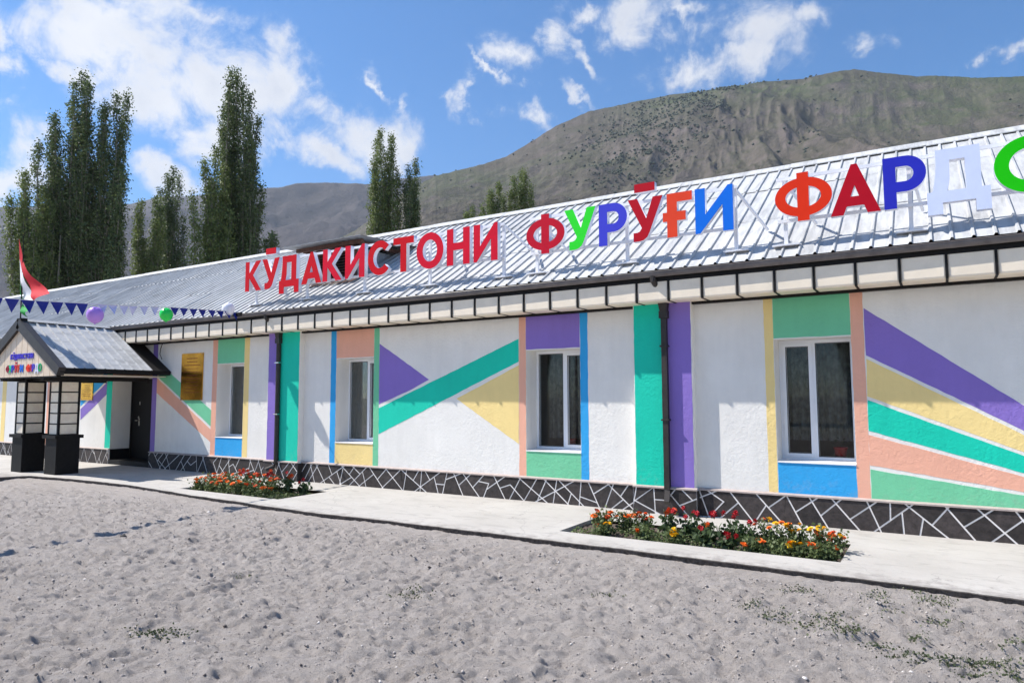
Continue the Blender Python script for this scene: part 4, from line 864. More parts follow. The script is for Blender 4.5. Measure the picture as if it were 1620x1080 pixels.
def curve_mesh(loops, thick, name, bevel=0.):
    cu = bpy.data.curves.new(name, 'CURVE'); cu.dimensions = '2D'; cu.fill_mode = 'BOTH'; cu.extrude = thick/2; cu.bevel_depth = bevel
    for lp in loops:
        sp_ = cu.splines.new('POLY'); sp_.points.add(len(lp)-1); sp_.use_cyclic_u = True
        for i, (x, z) in enumerate(lp): sp_.points[i].co = (x, z, 0, 1)
    o = bpy.data.objects.new(name, cu); me = bpy.data.meshes.new_from_object(o); me.name = name
    me.transform(Matrix.Rotation(PI/2, 4, 'X')); bpy.data.objects.remove(o); bpy.data.curves.remove(cu)
    return me
ENAMEL = {}
def enamel(c):
    if c not in ENAMEL: ENAMEL[c] = mat('letter_face_%02d' % len(ENAMEL), rgb(*c), .45, var=.04, vscale=4, spec=.15)
    return ENAMEL[c]
M['return'] = mat('letter_side_white', rgb(226, 228, 240), .4)
def letter(nm, glyph, x, colr, label, mac=False, dep=.085):
    t = thing('rooftop_letter', label, 'letter', (x, YLf, LZ), 'rooftop sign letters')
    L_ = glyph
    groups = [L_]+([MAC] if mac else [])
    for gi, lp in enumerate(groups):
        b = link('letter_body', curve_mesh(lp, dep, 'letter_body'), M['return'], t); b.location = (0, dep/2+.006, 0)
        f = link('letter_face' if gi == 0 else 'macron_face', curve_mesh(lp, .006, 'letter_face'), enamel(colr), t); f.location = (0, .003, 0)
R1 = (204, 6, 24); R1b = (214, 12, 46)
W1 = [('К', g_K(), -11.955, R1, 'red Cyrillic К, leftmost letter of the rooftop sign', 0), ('Ӯ', g_U(), -11.435, R1, 'red Cyrillic Ӯ with a bar above, second letter of the rooftop sign', 1), ('Д', g_Dw(), -10.925, R1, 'red Cyrillic Д standing between Ӯ and А on the roof', 0),
      ('А', g_A(), -10.29, R1, 'red Cyrillic А in front of the left edge of the roof vent', 0), ('К', g_K(), -9.71, R1b, 'red Cyrillic К directly in front of the roof vent', 0), ('И', g_I(), -9.13, R1b, 'red Cyrillic И standing just left of the С', 0),
      ('С', g_C(), -8.565, R1, 'red Cyrillic С in the middle of the first rooftop word', 0), ('Т', g_T(), -7.97, R1, 'red Cyrillic Т, just right of the С', 0), ('О', g_O(.57), -7.445, R1b, 'red Cyrillic О of the first rooftop word', 0),
      ('Н', g_N(), -6.80, R1b, 'red Cyrillic Н near the end of the first rooftop word', 0), ('И', g_I(.46), -6.26, R1b, 'red Cyrillic И ending the first rooftop word', 0)]
W2 = [('Ф', g_F(), -5.27, (196, 14, 44), 'crimson Cyrillic Ф starting the second rooftop word', 0), ('У', g_U(), -4.61, (48, 226, 52), 'bright green Cyrillic У on the roof', 0), ('Р', g_P(.435), -4.05, (66, 70, 204), 'indigo blue Cyrillic Р in the second rooftop word', 0),
      ('Ӯ', g_U(), -3.60, (186, 16, 36), 'crimson Cyrillic Ӯ with a bar above it in the second word', 1), ('Ғ', g_G(), -3.09, (232, 72, 44), 'orange-red Cyrillic Ғ with a cross bar', 0), ('И', g_I(.50), -2.64, (18, 112, 226), 'sky blue Cyrillic И ending the second rooftop word', 0)]
W3 = [('Ф', g_F(), -1.62, (228, 52, 22), 'orange-red Cyrillic Ф starting the third rooftop word', 0), ('А', g_A(), -.985, (184, 12, 36), 'dark red Cyrillic А between orange Ф and blue Р', 0), ('Р', g_P(.435), -.41, (44, 50, 186), 'dark blue Cyrillic Р in the third rooftop word', 0),
      ('Д', g_Dw(.60), .02, (214, 224, 252), 'pale lilac-white Cyrillic Д in the third rooftop word', 0), ('О', g_O(.66, .135), .655, (30, 200, 10), 'bright green round О cut off by the right picture edge', 0)]
for wd in (W1, W2, W3):
    for (n_, g, x, c, lb, mc) in wd: letter(n_, g, x, c, lb, bool(mc))
def roof_z(y): return Z0+(y-Y0)*sn_/cs
def sign_frame(x0, x1, posts, label, braces):
    t = thing('sign_frame', label, 'sign frame', (0, 0, 0), 'white frames carrying the rooftop letters')
    yr = YLf+.115; r = MB().box(x0, x1, yr, yr+.03, LZ+.03, LZ+.07); r.build('rail', M['white'], t); MB().box(x0, x1, yr, yr+.03, LZ+.575, LZ+.615).build('rail', M['white'], t)
    for p in posts:
        zf = roof_z(yr+.03)+.055; MB().box(p-.022, p+.022, yr+.031, yr+.071, zf, LZ+.60).build('post', M['white'], t)
        MB().box(p-.16, p+.16, yr-.02, yr+.09, zf-.018, zf).build('foot_plate', M['white'], t)
    for (p, dx, yb2) in braces:
        MB().bar((p, yr+.09, LZ+.58), (p+dx, yb2, roof_z(yb2)+.03), .03).build('brace', M['white'], t)
sign_frame(-11.95, -5.75, [-11.8, -10.3, -8.79, -7.28, -5.78], 'white steel frame with rails and posts behind the first rooftop word', [(-11.8,.3,9.8),(-7.28,.3,9.8),(-5.78,.3,9.8)])
sign_frame(-5.27, -2.12, [-5.17, -3.68, -2.15], 'white steel frame with rails and posts behind the second rooftop word', [(-5.17,.28,9.8),(-2.15,.28,9.8)])
sign_frame(-1.62, 1.5, [-1.53, -.15, 1.32], 'white steel frame with rails and posts behind the third rooftop word', [(-1.53,.28,9.8),(-.15,.12,9.8),(1.32,0.1,9.8)])

# ================================================================== plaques on the wall
gold = mat('polished_brass', (.74, .40, .055, 1), .18, metal=1, var=.25, vscale=3)
def plaque(x0, x1, z0, z1, label, seed):
    t = thing('wall_plaque', label, 'plaque', (0, 0, 0)); y = YW-.012
    MB().box(x0, x1, y-.012, y+.008, z0, z1).build('plate', gold, t)
    q = random.Random(seed); ink = mat('plaque_ink', rgb(120, 40, 30), .6); h = z1-z0; w = x1-x0; tx = MB()
    for k in range(11):
        z = z1-h*(.12+.072*k); wl = w*q.uniform(.45, .8); x = (x0+x1)/2-wl/2
        while x < (x0+x1)/2+wl/2:
            l = q.uniform(.012, .03)
            hh = .011 if k > 2 else .018
            tx.box(x, x+l*.6, y-.0135, y-.012, z, z+hh); x += l
    tx.build('lettering', ink, t)
    for (a, b) in ((x0+.03, z0+.03), (x1-.03, z0+.03), (x0+.03, z1-.03), (x1-.03, z1-.03)): MB().tube([(a, y-.011, b), (a, y-.02, b)], .009, 8).build('screw', M['chrome'], t)
plaque(-14.62, -13.83, 1.57, 2.62, 'large gold mirrored plaque on the wall between porch and window', 1)
plaque(-18.95, -18.38, 1.57, 2.23, 'smaller gold plaque on the wall left of the door, seen behind the porch pillar', 2)

# ================================================================== entrance porch
porch = thing('entrance_porch', 'gabled entrance porch with tin roof on two black and beige pillars', 'porch', (-16.8, 8.2, 0)); porch.location = (0, 0, 0)
beige = mat('beige_pillar_tile', rgb(252, 236, 214), .5, var=.08, vscale=8)
def pillar(x0, x1, y0, y1):
    xm, ym = (x0+x1)/2, (y0+y1)/2
    p = MB().box(x0, x1, y0, y1, 0, .76).build('pillar', M['black'], porch)
    MB().box(x0-.05, x1+.05, y0-.05, y1+.05, .76, .83).build('pillar_cap', M['black'], p)
    MB().box(x0+.05, x1-.05, y0+.05, y1-.05, .83, 2.02).build('pillar_core', M['black'], p)
    a0, a1, b0, b1 = x0+.02, x1-.02, y0+.02, y1-.02; z0, z1 = .83, 1.99; fr = MB(); w = .045
    for (u, v_) in ((a0, b0), (a1-w, b0), (a0, b1-w), (a1-w, b1-w)): fr.box(u, u+w, v_, v_+w, z0, z1)
    nz = 5
    for k in range(nz+1):
        z = z0+(z1-z0-.022)*k/nz
        fr.box(a0+w, a1-w, b0+.002, b0+.03, z, z+.022); fr.box(a0+w, a1-w, b1-.03, b1-.002, z, z+.022); fr.box(a0+.002, a0+.03, b0+w, b1-w, z, z+.022); fr.box(a1-.03, a1-.002, b0+w, b1-w, z, z+.022)
    fr.build('pillar_frame', M['black'], p)
    for k in range(nz):
        z = z0+(z1-z0-.022)*k/nz+.024; zz = z+(z1-z0-.022)/nz-.026
        MB().box(a0+w+.002, a1-w-.002, b0+.012, b0+.028, z, zz).build('panel', beige, p); MB().box(a1-.028, a1-.012, b0+w+.002, b1-w-.002, z, zz).build('panel', beige, p)
pillar(-17.62, -17.16, 7.32, 7.78); pillar(-16.40, -15.93, 7.44, 7.91)
AX, AZ = -16.84, 3.25; EX, EZ = -15.08, 2.20; PY0, PY1 = 7.0, 9.02
WXL = 2*AX-EX
# roof slopes: ribbed sheet
def porch_slope(sg, name):
    d = Vector((sg*(EX-AX), 0, EZ-AZ)); l = d.length; d.normalize(); nrm = Vector((-d.z*sg, 0, d.x*sg)); nrm = nrm if nrm.z > 0 else -nrm
    m_b = MB(); v = []; pr = []; y = PY0+.06
    while y < PY1: pr += [(y, 0), (y+.012, .03), (y+.04, .03), (y+.052, 0)]; y += .205
    for s in (.03, l*.5, l*.5, l+.03):
        for (yy, h) in pr: p = Vector((AX, yy, AZ))+d*s+nrm*(h+.04); v.append(p)
    k = len(pr); m_b.add(v, [(i*k+j, i*k+j+1, (i+1)*k+j+1, (i+1)*k+j) for i in (0, 2) for j in range(k-1)])
    o = m_b.build(name, M['tin'], porch)
    u = MB(); a = Vector((AX, PY0, AZ)); b = a+d*(l+.02); c = b+Vector((0, 2.4, 0)); e = a+Vector((0, 2.4, 0)); u.add([a+nrm*.035, b+nrm*.035, c+nrm*.035, e+nrm*.035, a, b, c, e], [(0,1,2,3),(7,6,5,4),(0,4,5,1),(1,5,6,2),(2,6,7,3)]); u.build('roof_deck', M['black'], o)
    return d, l, nrm
dR, lR, nR = porch_slope(1, 'roof_slope'); dL, lL, nL = porch_slope(-1, 'roof_slope')
cp = MB(); cp.add([(AX-.10, PY0+.12, AZ+.015), (AX, PY0+.12, AZ+.095), (AX+.10, PY0+.12, AZ+.035), (AX-.10, PY1-.0, AZ+.015), (AX, PY1, AZ+.095), (AX+.10, PY1, AZ+.035)], [(0,1,4,3),(1,2,5,4)]); cp.build('ridge_cap', M['tin'], porch)
bg_ = MB()
for sg in (1, -1):
    d = Vector((sg*(EX-AX), 0, EZ-AZ)).normalized(); nn_ = Vector((-d.z*sg, 0, d.x*sg)); nn_ = nn_ if nn_.z > 0 else -nn_
    a = Vector((AX-sg*.0, PY0, AZ)); b = a+d*(lR+.07)
    for (p0, p1) in ((a, b),):
        v = [p0+nn_*.085-Vector((0,.03,0)), p1+nn_*.085-Vector((0,.03,0)), p1-nn_*.10-Vector((0,.03,0)), p0-nn_*.13-Vector((0,.03,0))]; v += [q+Vector((0,.14,0)) for q in v]
        bg_.add(v, [(0,3,2,1),(4,5,6,7),(0,1,5,4),(2,3,7,6),(1,2,6,5)])
bg_.build('barge_board', M['pipe'], porch)
eb = MB(); eb.box(EX-.03, EX+.06, PY0+.02, 9.36, EZ-.06, EZ+.035); eb.box(WXL-.06, WXL+.03, PY0+.02, 9.36, EZ-.06, EZ+.035); eb.build('eave_board', M['black'], porch)
# apron between porch roof and house wall
ap = MB()
for sg in (1, -1):
    d = Vector((sg*(EX-AX), 0, EZ-AZ)); a = Vector((AX, PY1-.01, AZ+.01)); ap.add([a, a+d*1.02, a+d*1.02+Vector((0,.37,0)), a+Vector((0,.37,0))]+[q-Vector((0,0,.05)) for q in (a, a+d*1.02, a+d*1.02+Vector((0,.37,0)), a+Vector((0,.37,0)))], [(0,1,2,3),(7,6,5,4),(0,4,5,1),(1,5,6,2)])
ap.build('apron', M['black'], porch)
# gable boards
beige_board = mat('beige_gable_board', rgb(226, 206, 182), .5, var=.08, vscale=6)
gz0 = 2.075; hw_ = EX-AX; slope = (AZ-EZ)/hw_; nb = 13; bw = 2*hw_/nb*.93
for k in range(nb):
    x0 = AX-hw_*.93+k*bw; x1 = x0+bw-.016
    f = lambda x: AZ-.06-abs(x-AX)*slope
    P_ = [(x0, gz0), (x1, gz0), (x1, max(gz0+.02, f(x1)))]+([(AX, f(AX))] if x0 < AX < x1 else [])+[(x0, max(gz0+.02, f(x0)))]
    MB().prismXZ(P_, PY0+.03, PY0+.045).build('gable_board', beige_board, porch)
MB().prismXZ([(WXL+.12, gz0-.03), (EX-.12, gz0-.03), (EX-.12, gz0+.02), (AX, AZ-.12), (WXL+.12, gz0+.02)], PY0+.048, PY0+.12).build('gable_beam', M['black'], porch)
bm = MB(); bm.box(-17.62, -15.93, 7.5, 7.62, 2.0, 2.09); bm.box(EX-.9, EX-.78, PY0+.1, 9.36, 2.0, 2.09); bm.box(WXL+.78, WXL+.9, PY0+.1, 9.36, 2.0, 2.09); bm.build('lintel_beam', M['black'], porch)
MB().box(WXL+.1, EX-.1, PY0+.14, 9.36, 2.095, 2.115).build('porch_ceiling', M['panel'], porch)
# tiny coloured letters on the gable (same words as on the roof)
def mini(glyph, x, z, sc, colr, label, mac=False):
    g = [lp for lp in glyph]
    t = link('gable_letter', curve_mesh([[(a*sc, b*sc) for a, b in lp] for lp in g], .012, 'gable_letter'), enamel(colr)); t.location = (x, PY0+.022, z)
    if mac:
        mo = link('macron', curve_mesh([[(a*sc, b*sc) for a, b in lp] for lp in MAC], .012, 'macron'), enamel(colr), t)
    tag(t, label, 'letter', 'small letters on the porch gable')
rowA = [(g_K(), 0), (g_U(), 1), (g_Dw(), 0), (g_A(), 0), (g_K(), 0), (g_I(), 0), (g_C(), 0), (g_T(), 0), (g_O(), 0), (g_N(), 0), (g_I(), 0)]
ordn = ['first', 'second', 'third', 'fourth', 'fifth', 'sixth', 'seventh', 'eighth', 'ninth', 'tenth', 'eleventh', 'twelfth']
xA0 = float(onY(15, 565, PY0)[0]); xA1 = float(onY(51, 565, PY0)[0]); zA = float(onY(33, 566, PY0)[2]); stp = (xA1-xA0)/11; chA = 'КӮДАКИСТОНИ'
for k, (g, mc) in enumerate(rowA): mini(g, xA0+stp*k, zA-.02, .185, (72, 60, 200), 'tiny violet Cyrillic %s, %s letter of the upper line on the porch gable' % (chA[k], ordn[k]), mc)
rowB = [(g_F(), 0), (g_U(), 0), (g_P(), 0), (g_U(), 1), (g_G(), 0), (g_I(), 0), None, (g_F(), 0), (g_A(), 0), (g_P(), 0), (g_Dw(), 0), (g_O(), 0)]
colB = [(150,10,50),(40,200,150),(70,70,200),(190,20,60),(225,80,60),(20,110,225),None,(240,60,30),(190,20,70),(80,70,200),(225,228,250),(20,170,110)]; cnB = ['maroon','mint green','blue','crimson','orange','sky blue','','orange-red','dark red','violet-blue','white','green']; chB = 'ФУРӮҒИ ФАРДО'
xB0 = float(onY(7.5, 586, PY0)[0]); xB1 = float(onY(63, 586, PY0)[0]); zB = float(onY(34, 587, PY0)[2]); stp = (xB1-xB0)/12
for k, q in enumerate(rowB):
    if q: mini(q[0], xB0+stp*k, zB-.02, .27, colB[k], 'tiny %s Cyrillic %s in the lower line on the porch gable, %s' % (cnB[k], chB[k], 'left word' if k < 6 else 'right word'), q[1])

# ------- flag on its pole at the porch apex
fp_ = thing('flagpole', 'thin dark flagpole standing on the tip of the porch gable', 'flagpole', (AX, PY0+.02, AZ+.05))
MB().tube([(0,0,0), (-.02,0,1.0), (-.06,0,1.86)], [.014,.012,.008], 8).build('pole', M['black'], fp_); MB().box(-.09, .09, -.03, .10, -.02, .05).build('base_block', M['black'], fp_)
YFL = PY0+.02
def curvepx(P, u):
    P = [onY(x, y, YFL) for x, y in P]; n = len(P)-1; t = u*n; i = min(int(t), n-1); f = t-i; return P[i]*(1-f)+P[i+1]*f
te = [(30,377),(36,412),(52,438),(76,464)]; r1_ = [(31,410),(38,436),(48,462),(57,476)]; r2_ = [(32,432),(34,462),(40,480),(48,492)]; be = [(33,447),(33,470),(35,490),(40,502)]
bands = [('red_band', te, r1_, M['cloth_red']), ('white_band', r1_, r2_, M['cloth_white']), ('green_band', r2_, be, M['cloth_green'])]
flag = thing('flag', 'drooping red, white and green striped flag on the porch pole', 'flag', (0,0,0))
for nm, A_, B_, m_ in bands:
    v = []; f = []; nu, nv = 18, 7
    for i in range(nu+1):
        for j in range(nv+1):
            u, w = i/nu, j/nv; p = curvepx(A_, u)*(1-w)+curvepx(B_, u)*w; p = p+np.array([0, .07*math.sin(u*9+w*3+(0 if nm[0] == 'r' else 1.3))*u, 0]); v.append(p)
    for i in range(nu):
        for j in range(nv): a = i*(nv+1)+j; f.append((a, a+nv+1, a+nv+2, a+1))
    MB().add(v, f).build(nm, m_, flag, True)

# ------- bunting string with balloons, from the gutter to a pole beyond the picture's left edge
SA = np.array([-12.03, 8.80]); SB = np.array([-11.0, 2.0]); DIR = (SB-SA)/np.linalg.norm(SB-SA)
def on_string(x, y):
    d = ray(x, y); nn_ = np.array([DIR[1], -DIR[0]]); t = (nn_@SA)/(nn_@d[:2]); return d*t+np.array([0, 0, CAMH])
kp = [on_string(397, 500), on_string(370, 493), on_string(270, 486), on_string(200, 484), on_string(136, 480), on_string(60, 476), on_string(0, 471)]
kp[0] = np.array([-12.03, gy-GR-.01, gz+.02]); kd = [float((p[:2]-SA)@DIR) for p in kp]; kz = [p[2] for p in kp]
kd += [7.5, 10.6]; kz += [kz[-1]+.12, kz[-1]+.5]
def sp_at(s): return np.array([SA[0]+DIR[0]*s, SA[1]+DIR[1]*s, float(np.interp(s, kd, kz))])
bun = thing('bunting', 'string of small triangular navy and pale pennants crossing in front of the eaves', 'bunting', (0,0,0))
MB().tube([sp_at(s) for s in np.linspace(0.03, 10.6, 60)], .006, 5).build('string', M['rope'], bun)
def s_of(x, y): p = on_string(x, y); return float((p[:2]-SA)@DIR)
pr_ = random.Random(2)
def pennant(s, w, h, m_):
    a = sp_at(s-w/2); b = sp_at(s+w/2); c = sp_at(s-w*.10)-np.array([0, 0, h]); c[0] += pr_.uniform(-.05, .05); mid = (a+b)/2-np.array([pr_.uniform(.0, .03), 0, h*.4]); e = np.array([.003, 0, 0])
    V_ = [a, b, c, mid]; MB().add(V_+[p+e for p in V_], [(0,1,3),(1,2,3),(2,0,3),(5,4,7),(6,5,7),(4,6,7),(0,4,5,1),(1,5,6,2),(2,6,4,0)]).build('pennant', m_, bun)
for x in (-8, 19, 44, 67, 90, 112, 130): pennant(s_of(x, 476), .205, .20, M['navy'])
for x in (162, 178, 196, 211, 228, 245): pennant(s_of(x, 483), .17, .16, M['pale'])
for x in (276, 291, 306, 320, 335, 348, 361, 372): pennant(s_of(x, 487), .19, .15, M['navy'])
s = s_of(-30, 470)
while s < 10: pennant(s, .2, .2, M['navy'] if int(s) % 2 else M['pale']); s += .26
def balloon(c, r, colr, label):
    t = thing('balloon', label, 'balloon', tuple(c), 'balloons on the bunting string'); n, k = 14, 20; v = [(0,0,r)]; f = []
    for i in range(1, n):
        th = PI*i/n; rr = r*math.sin(th)*(1+.0*i); z = r*math.cos(th)*(1.0 if th < PI/2 else 1.12)
        for j in range(k): v.append((rr*math.cos(2*PI*j/k), rr*math.sin(2*PI*j/k), z))
    v.append((0,0,-r*1.16)); f += [(0, 1+j, 1+(j+1) % k) for j in range(k)]
    for i in range(n-2):
        for j in range(k): a = 1+i*k; f.append((a+j, a+k+j, a+k+(j+1) % k, a+(j+1) % k))
    a = 1+(n-2)*k; f += [(len(v)-1, a+(j+1) % k, a+j) for j in range(k)]
    m_ = mat('balloon_latex', rgb(*colr), .22, spec=.6); m_.node_tree.nodes['Principled BSDF'].inputs['Subsurface Weight'].default_value = .0
    MB().add(v, f).build('skin', m_, t, True); MB().tube([(0,0,-r*1.15), (0,0,-r*1.24)], [.008,.018], 8).build('knot', m_, t)
balloon(on_string(150.5, 497.5), .128, (190, 140, 232), 'lilac balloon tied to the bunting above the porch roof')
balloon(on_string(263, 497), .115, (20, 220, 80), 'bright green balloon tied to the bunting in front of the eaves')
balloon(np.array([-12.06, 8.70, 3.40]), .125, (236, 236, 246), 'white balloon at the gutter end of the bunting')
for s_, nm, c in ((5.0, 'lilac', (190,140,232)), (6.3, 'green', (20,220,80))):
    p = sp_at(s_); balloon(p-np.array([0,0,.1]), .13, c, '%s balloon on the bunting beyond the left picture edge' % nm)
tp = MB().tube([(sp_at(10.6)[0], sp_at(10.6)[1], -.1), (sp_at(10.6)[0], sp_at(10.6)[1], 3.7)], .04, 8).build('bunting_pole', M['wood']); tag(tp, 'wooden pole holding the far end of the bunting out of view', 'pole')

# ================================================================== poplars behind the house
def leaf_mat(name, c1, c2):
    m = bpy.data.materials.new(name); m.use_nodes = True; t = m.node_tree; b = t.nodes['Principled BSDF']; b.inputs['Roughness'].default_value = .55; b.inputs['Specular IOR Level'].default_value = .35
    g = t.nodes.new('ShaderNodeNewGeometry'); n = t.nodes.new('ShaderNodeTexNoise'); n.inputs['Scale'].default_value = 1.1; n.inputs['Detail'].default_value = 3; t.links.new(g.outputs['Position'], n.inputs[0])
    a = t.nodes.new('ShaderNodeMath'); a.operation = 'MULTIPLY_ADD'; t.links.new(g.outputs['Random Per Island'], a.inputs[0]); a.inputs[1].default_value = .55
    r0 = t.nodes.new('ShaderNodeMapRange'); r0.inputs[1].default_value = .35; r0.inputs[2].default_value = .65; r0.inputs[4].default_value = .45; t.links.new(n.outputs[0], r0.inputs[0]); t.links.new(r0.outputs[0], a.inputs[2])
    x = t.nodes.new('ShaderNodeMix'); x.data_type = 'RGBA'; t.links.new(a.outputs[0], x.inputs[0]); x.inputs[6].default_value = c1; x.inputs[7].default_value = c2; t.links.new(x.outputs[2], b.inputs['Base Color'])
    tr = t.nodes.new('ShaderNodeBsdfTranslucent'); t.links.new(x.outputs[2], tr.inputs[0]); ms = t.nodes.new('ShaderNodeMixShader'); ms.inputs[0].default_value = .28
    t.links.new(b.outputs[0], ms.inputs[1]); t.links.new(tr.outputs[0], ms.inputs[2]); t.links.new(ms.outputs[0], t.nodes['Material Output'].inputs[0])
    return m
LEAF = {'dark': leaf_mat('poplar_leaf_dark', (.048, .072, .026, 1), (.195, .25, .098, 1)), 'light': leaf_mat('poplar_leaf_light', (.072, .105, .028, 1), (.27, .325, .11, 1))}
def leaves_mesh(C, size, r_, name, m, parent):
    n = len(C); a = r_.normal(size=(n, 3)); a /= np.linalg.norm(a, axis=1)[:, None]; b = r_.normal(size=(n, 3)); b = np.cross(a, b); b /= np.linalg.norm(b, axis=1)[:, None]
    s = (size*r_.uniform(.6, 1.3, n))[:, None]; V = np.stack([C-a*s*.6, C+b*s*.42, C+a*s*.6, C-b*s*.42], 1).reshape(-1, 3); F = np.arange(4*n).reshape(-1, 4)
    return big_mesh(name, V, F, m, parent)
def poplar(tips, basepx, dist, label, tone='dark', seed=0, dens=1.0, leaf=.115, hw=13, group='poplars behind the house', low=.10):
    """tips: (px x, px y[, half width]) of the upright plumes; they all rise out of one stem that stands at basepx"""
    r_ = np.random.default_rng(seed); sc = dist/FPX
    def at(x, y): d = ray(x, y); return d*(dist/(d@cF))+np.array([0, 0, CAMH])
    b0 = at(basepx, 600); base = np.array([b0[0], b0[1], -.35]); side = cR/np.linalg.norm(cR)
    t = thing('poplar_tree', label, 'tree', tuple(base), group); tb = MB(); C = []
    Hm = max(at(q[0], q[1])[2] for q in tips)
    tb.tube([(0,0,0), (0,0,Hm*.12), (0,0,Hm*.35), (0,0,Hm*.8)], [.016*Hm, .012*Hm, .008*Hm, .03], 8)
    for q in tips:
        xt, yt = q[0], q[1]; w = 1.16*(q[2] if len(q) > 2 else hw)*sc; top = at(xt, yt)+cF*r_.uniform(-.9, .9); H_ = top[2]
        z0 = H_*r_.uniform(low, low+.16); foot = base+np.array([0, 0, z0]); c1 = foot+(top-foot)*np.array([.85, .85, .38]); pts = []
        ph = r_.uniform(0, 6.28)
        def ax(u):
            p = (1-u)**2*foot+2*u*(1-u)*c1+u*u*top; return p+side*.18*math.sin(u*9+ph)*u
        tb.tube([ax(u)-base for u in np.linspace(0, .97, 11)], list(np.linspace(.0065*H_, .018, 11)), 6, False)
        L_ = np.linalg.norm(top-foot); n = int(L_/.26)
        for i in range(n):
            u = (i+r_.random())/n; prof = (min(1, (u+.10)/.35)**.6)*(1-max(0, u-.55)/.47)**.6; rad = w*prof*r_.uniform(.55, 1.3)
            for kk in range(2):
                a = r_.uniform(0, 2*PI); Lb = rad*r_.uniform(1.8, 3.0)+.25; s0 = ax(u); e = s0+np.array([math.cos(a)*rad, math.sin(a)*rad, Lb]); e[2] = min(e[2], H_+.15)
                m1 = s0+np.array([math.cos(a)*rad*.75, math.sin(a)*rad*.75, Lb*.4])
                if r_.random() < .6: tb.tube([s0-base, m1-base, e-base], [.028*min(1, rad+.3), .018, .006], 3, False)
                # leaves sit in tufts along the twig
                nt_ = max(2, int(Lb*2.6))
                for g in range(nt_):
                    ug = (g+r_.uniform(.3, 1))/nt_; P = (1-ug)**2*s0+2*ug*(1-ug)*m1+ug**2*e; m_ = int(r_.integers(13, 34)*dens)
                    C.append(P+r_.normal(size=(m_, 3))*np.array([.155, .155, .20]))
        C.append(ax(.97)+r_.normal(size=(int(30*dens), 3))*np.array([.10, .10, .28])+np.array([0, 0, -.1]))
    C = np.concatenate(C)
    tb.build('trunk', M['bark'], t); leaves_mesh(C-base, leaf, r_, 'crown', LEAF[tone], t); return len(C)
tot = 0
tot += poplar([(134,118,13),(122,140,12),(145,138,12),(109,163,13),(158,168,12),(96,185,13),(188,147,12),(197,160,11),(176,172,12),(86,212,12),(200,200,11),(74,238,12),(168,215,13),(130,180,13),(148,205,13),(112,225,14),(92,262,13),(78,215,11),(82,300,13),(186,240,12),(70,268,10),(155,260,14),(125,280,14),(195,270,10)], 133, 45, 'biggest poplar clump, broad with two pointed tops, rising behind the flag', 'dark', 1, .80)
tot += poplar([(44,281,12),(33,292,11),(58,300,12),(22,318,10),(70,325,12),(45,330,13),(62,350,12),(24,352,9)], 84, 43, 'low leaning poplar at the far left beside the flag', 'light', 2, .9)
tot += poplar([(201,287,9),(193,305,9),(188,350,9)], 180, 44, 'thin short poplar hugging the right side of the biggest clump', 'dark', 3, .85)
tot += poplar([(236,314,10),(228,325,9),(246,330,9),(222,345,8),(254,356,8),(238,352,11),(226,382,10)], 242, 52, 'small poplar with lighter leaves, left one of the pair mid-left', 'light', 4, .95)
tot += poplar([(271,268,9),(261,278,9),(282,280,8),(257,305,8),(272,312,11),(285,345,9),(262,345,9)], 274, 55, 'slim grey-green poplar, right one of the pair mid-left', 'dark', 5, .75)
tot += poplar([(378,115,9),(365,120,8),(389,138,9),(356,143,8),(399,160,9),(350,165,8),(406,188,8),(372,155,11),(390,190,11),(354,205,10),(408,235,9),(375,225,12),(398,260,11),(352,255,11),(412,300,9),(385,300,12)], 381, 46, 'tallest column-shaped poplar above the first red letters', 'dark', 6, .80)
tot += poplar([(336,238,10),(328,255,9),(345,262,9),(320,285,9),(338,290,12),(311,315,9),(350,310,11),(328,330,12),(345,355,12),(362,340,12)], 346, 44, 'yellow-green poplar leaning on the left of the tallest column', 'light', 7, .9)
tot += poplar([(424,371,4),(429,378,4),(420,382,4)], 424, 44, 'very small poplar top just left of the red К macron', 'dark', 14, .9)
tot += poplar([(606,208,8),(595,222,8),(617,218,8),(625,236,8),(590,252,8),(608,245,10),(627,268,8),(592,290,9),(615,295,10)], 607, 56, 'narrow poplar left of the dark one above the red О', 'light', 8, .85)
tot += poplar([(656,252,7),(648,272,7),(660,288,7),(641,292,7),(650,312,9),(657,325,7)], 646, 56, 'dark slim poplar just right of the narrow one', 'dark', 9, .95)
tot += poplar([(822,272,6),(832,276,6),(812,284,7),(838,298,6),(825,300,9),(806,305,7)], 820, 64, 'fuller poplar top peeking over the ridge above the Ф', 'light', 10, 1.0)
tot += poplar([(790,296,7),(780,306,7),(798,312,7),(771,316,7),(786,325,8),(764,326,6)], 782, 64, 'lower poplar top over the ridge left of the fuller one', 'light', 11, 1.0)
tot += poplar([(749,332,5),(742,340,5),(757,340,5)], 749, 62, 'lowest poplar tip showing over the ridge right of the first word', 'light', 12, 1.0)
print('leaves', tot)
# more poplars across the yard, seen only as reflections in the window panes
src = [o for o in bpy.data.objects if o.name.startswith('poplar_tree')]
for k, (x, y, n) in enumerate([(-30, -34, 5), (-24, -38, 0), (-17, -33, 8), (-11, -36, 5), (-5, -34, 0), (2, -37, 5), (9, -33, 8), (15, -36, 0), (21, -35, 5)]):
    o0 = src[n]; o = o0.copy(); COL.objects.link(o); o.location = (x, y, -.35); o['group'] = 'poplars across the yard'; o['label'] = 'poplar across the yard behind the photographer, %s from the left as you face it' % ['ninth','eighth','seventh','sixth','fifth','fourth','third','second','first'][k]
    for c in o0.children: c2 = c.copy(); COL.objects.link(c2); c2.parent = o

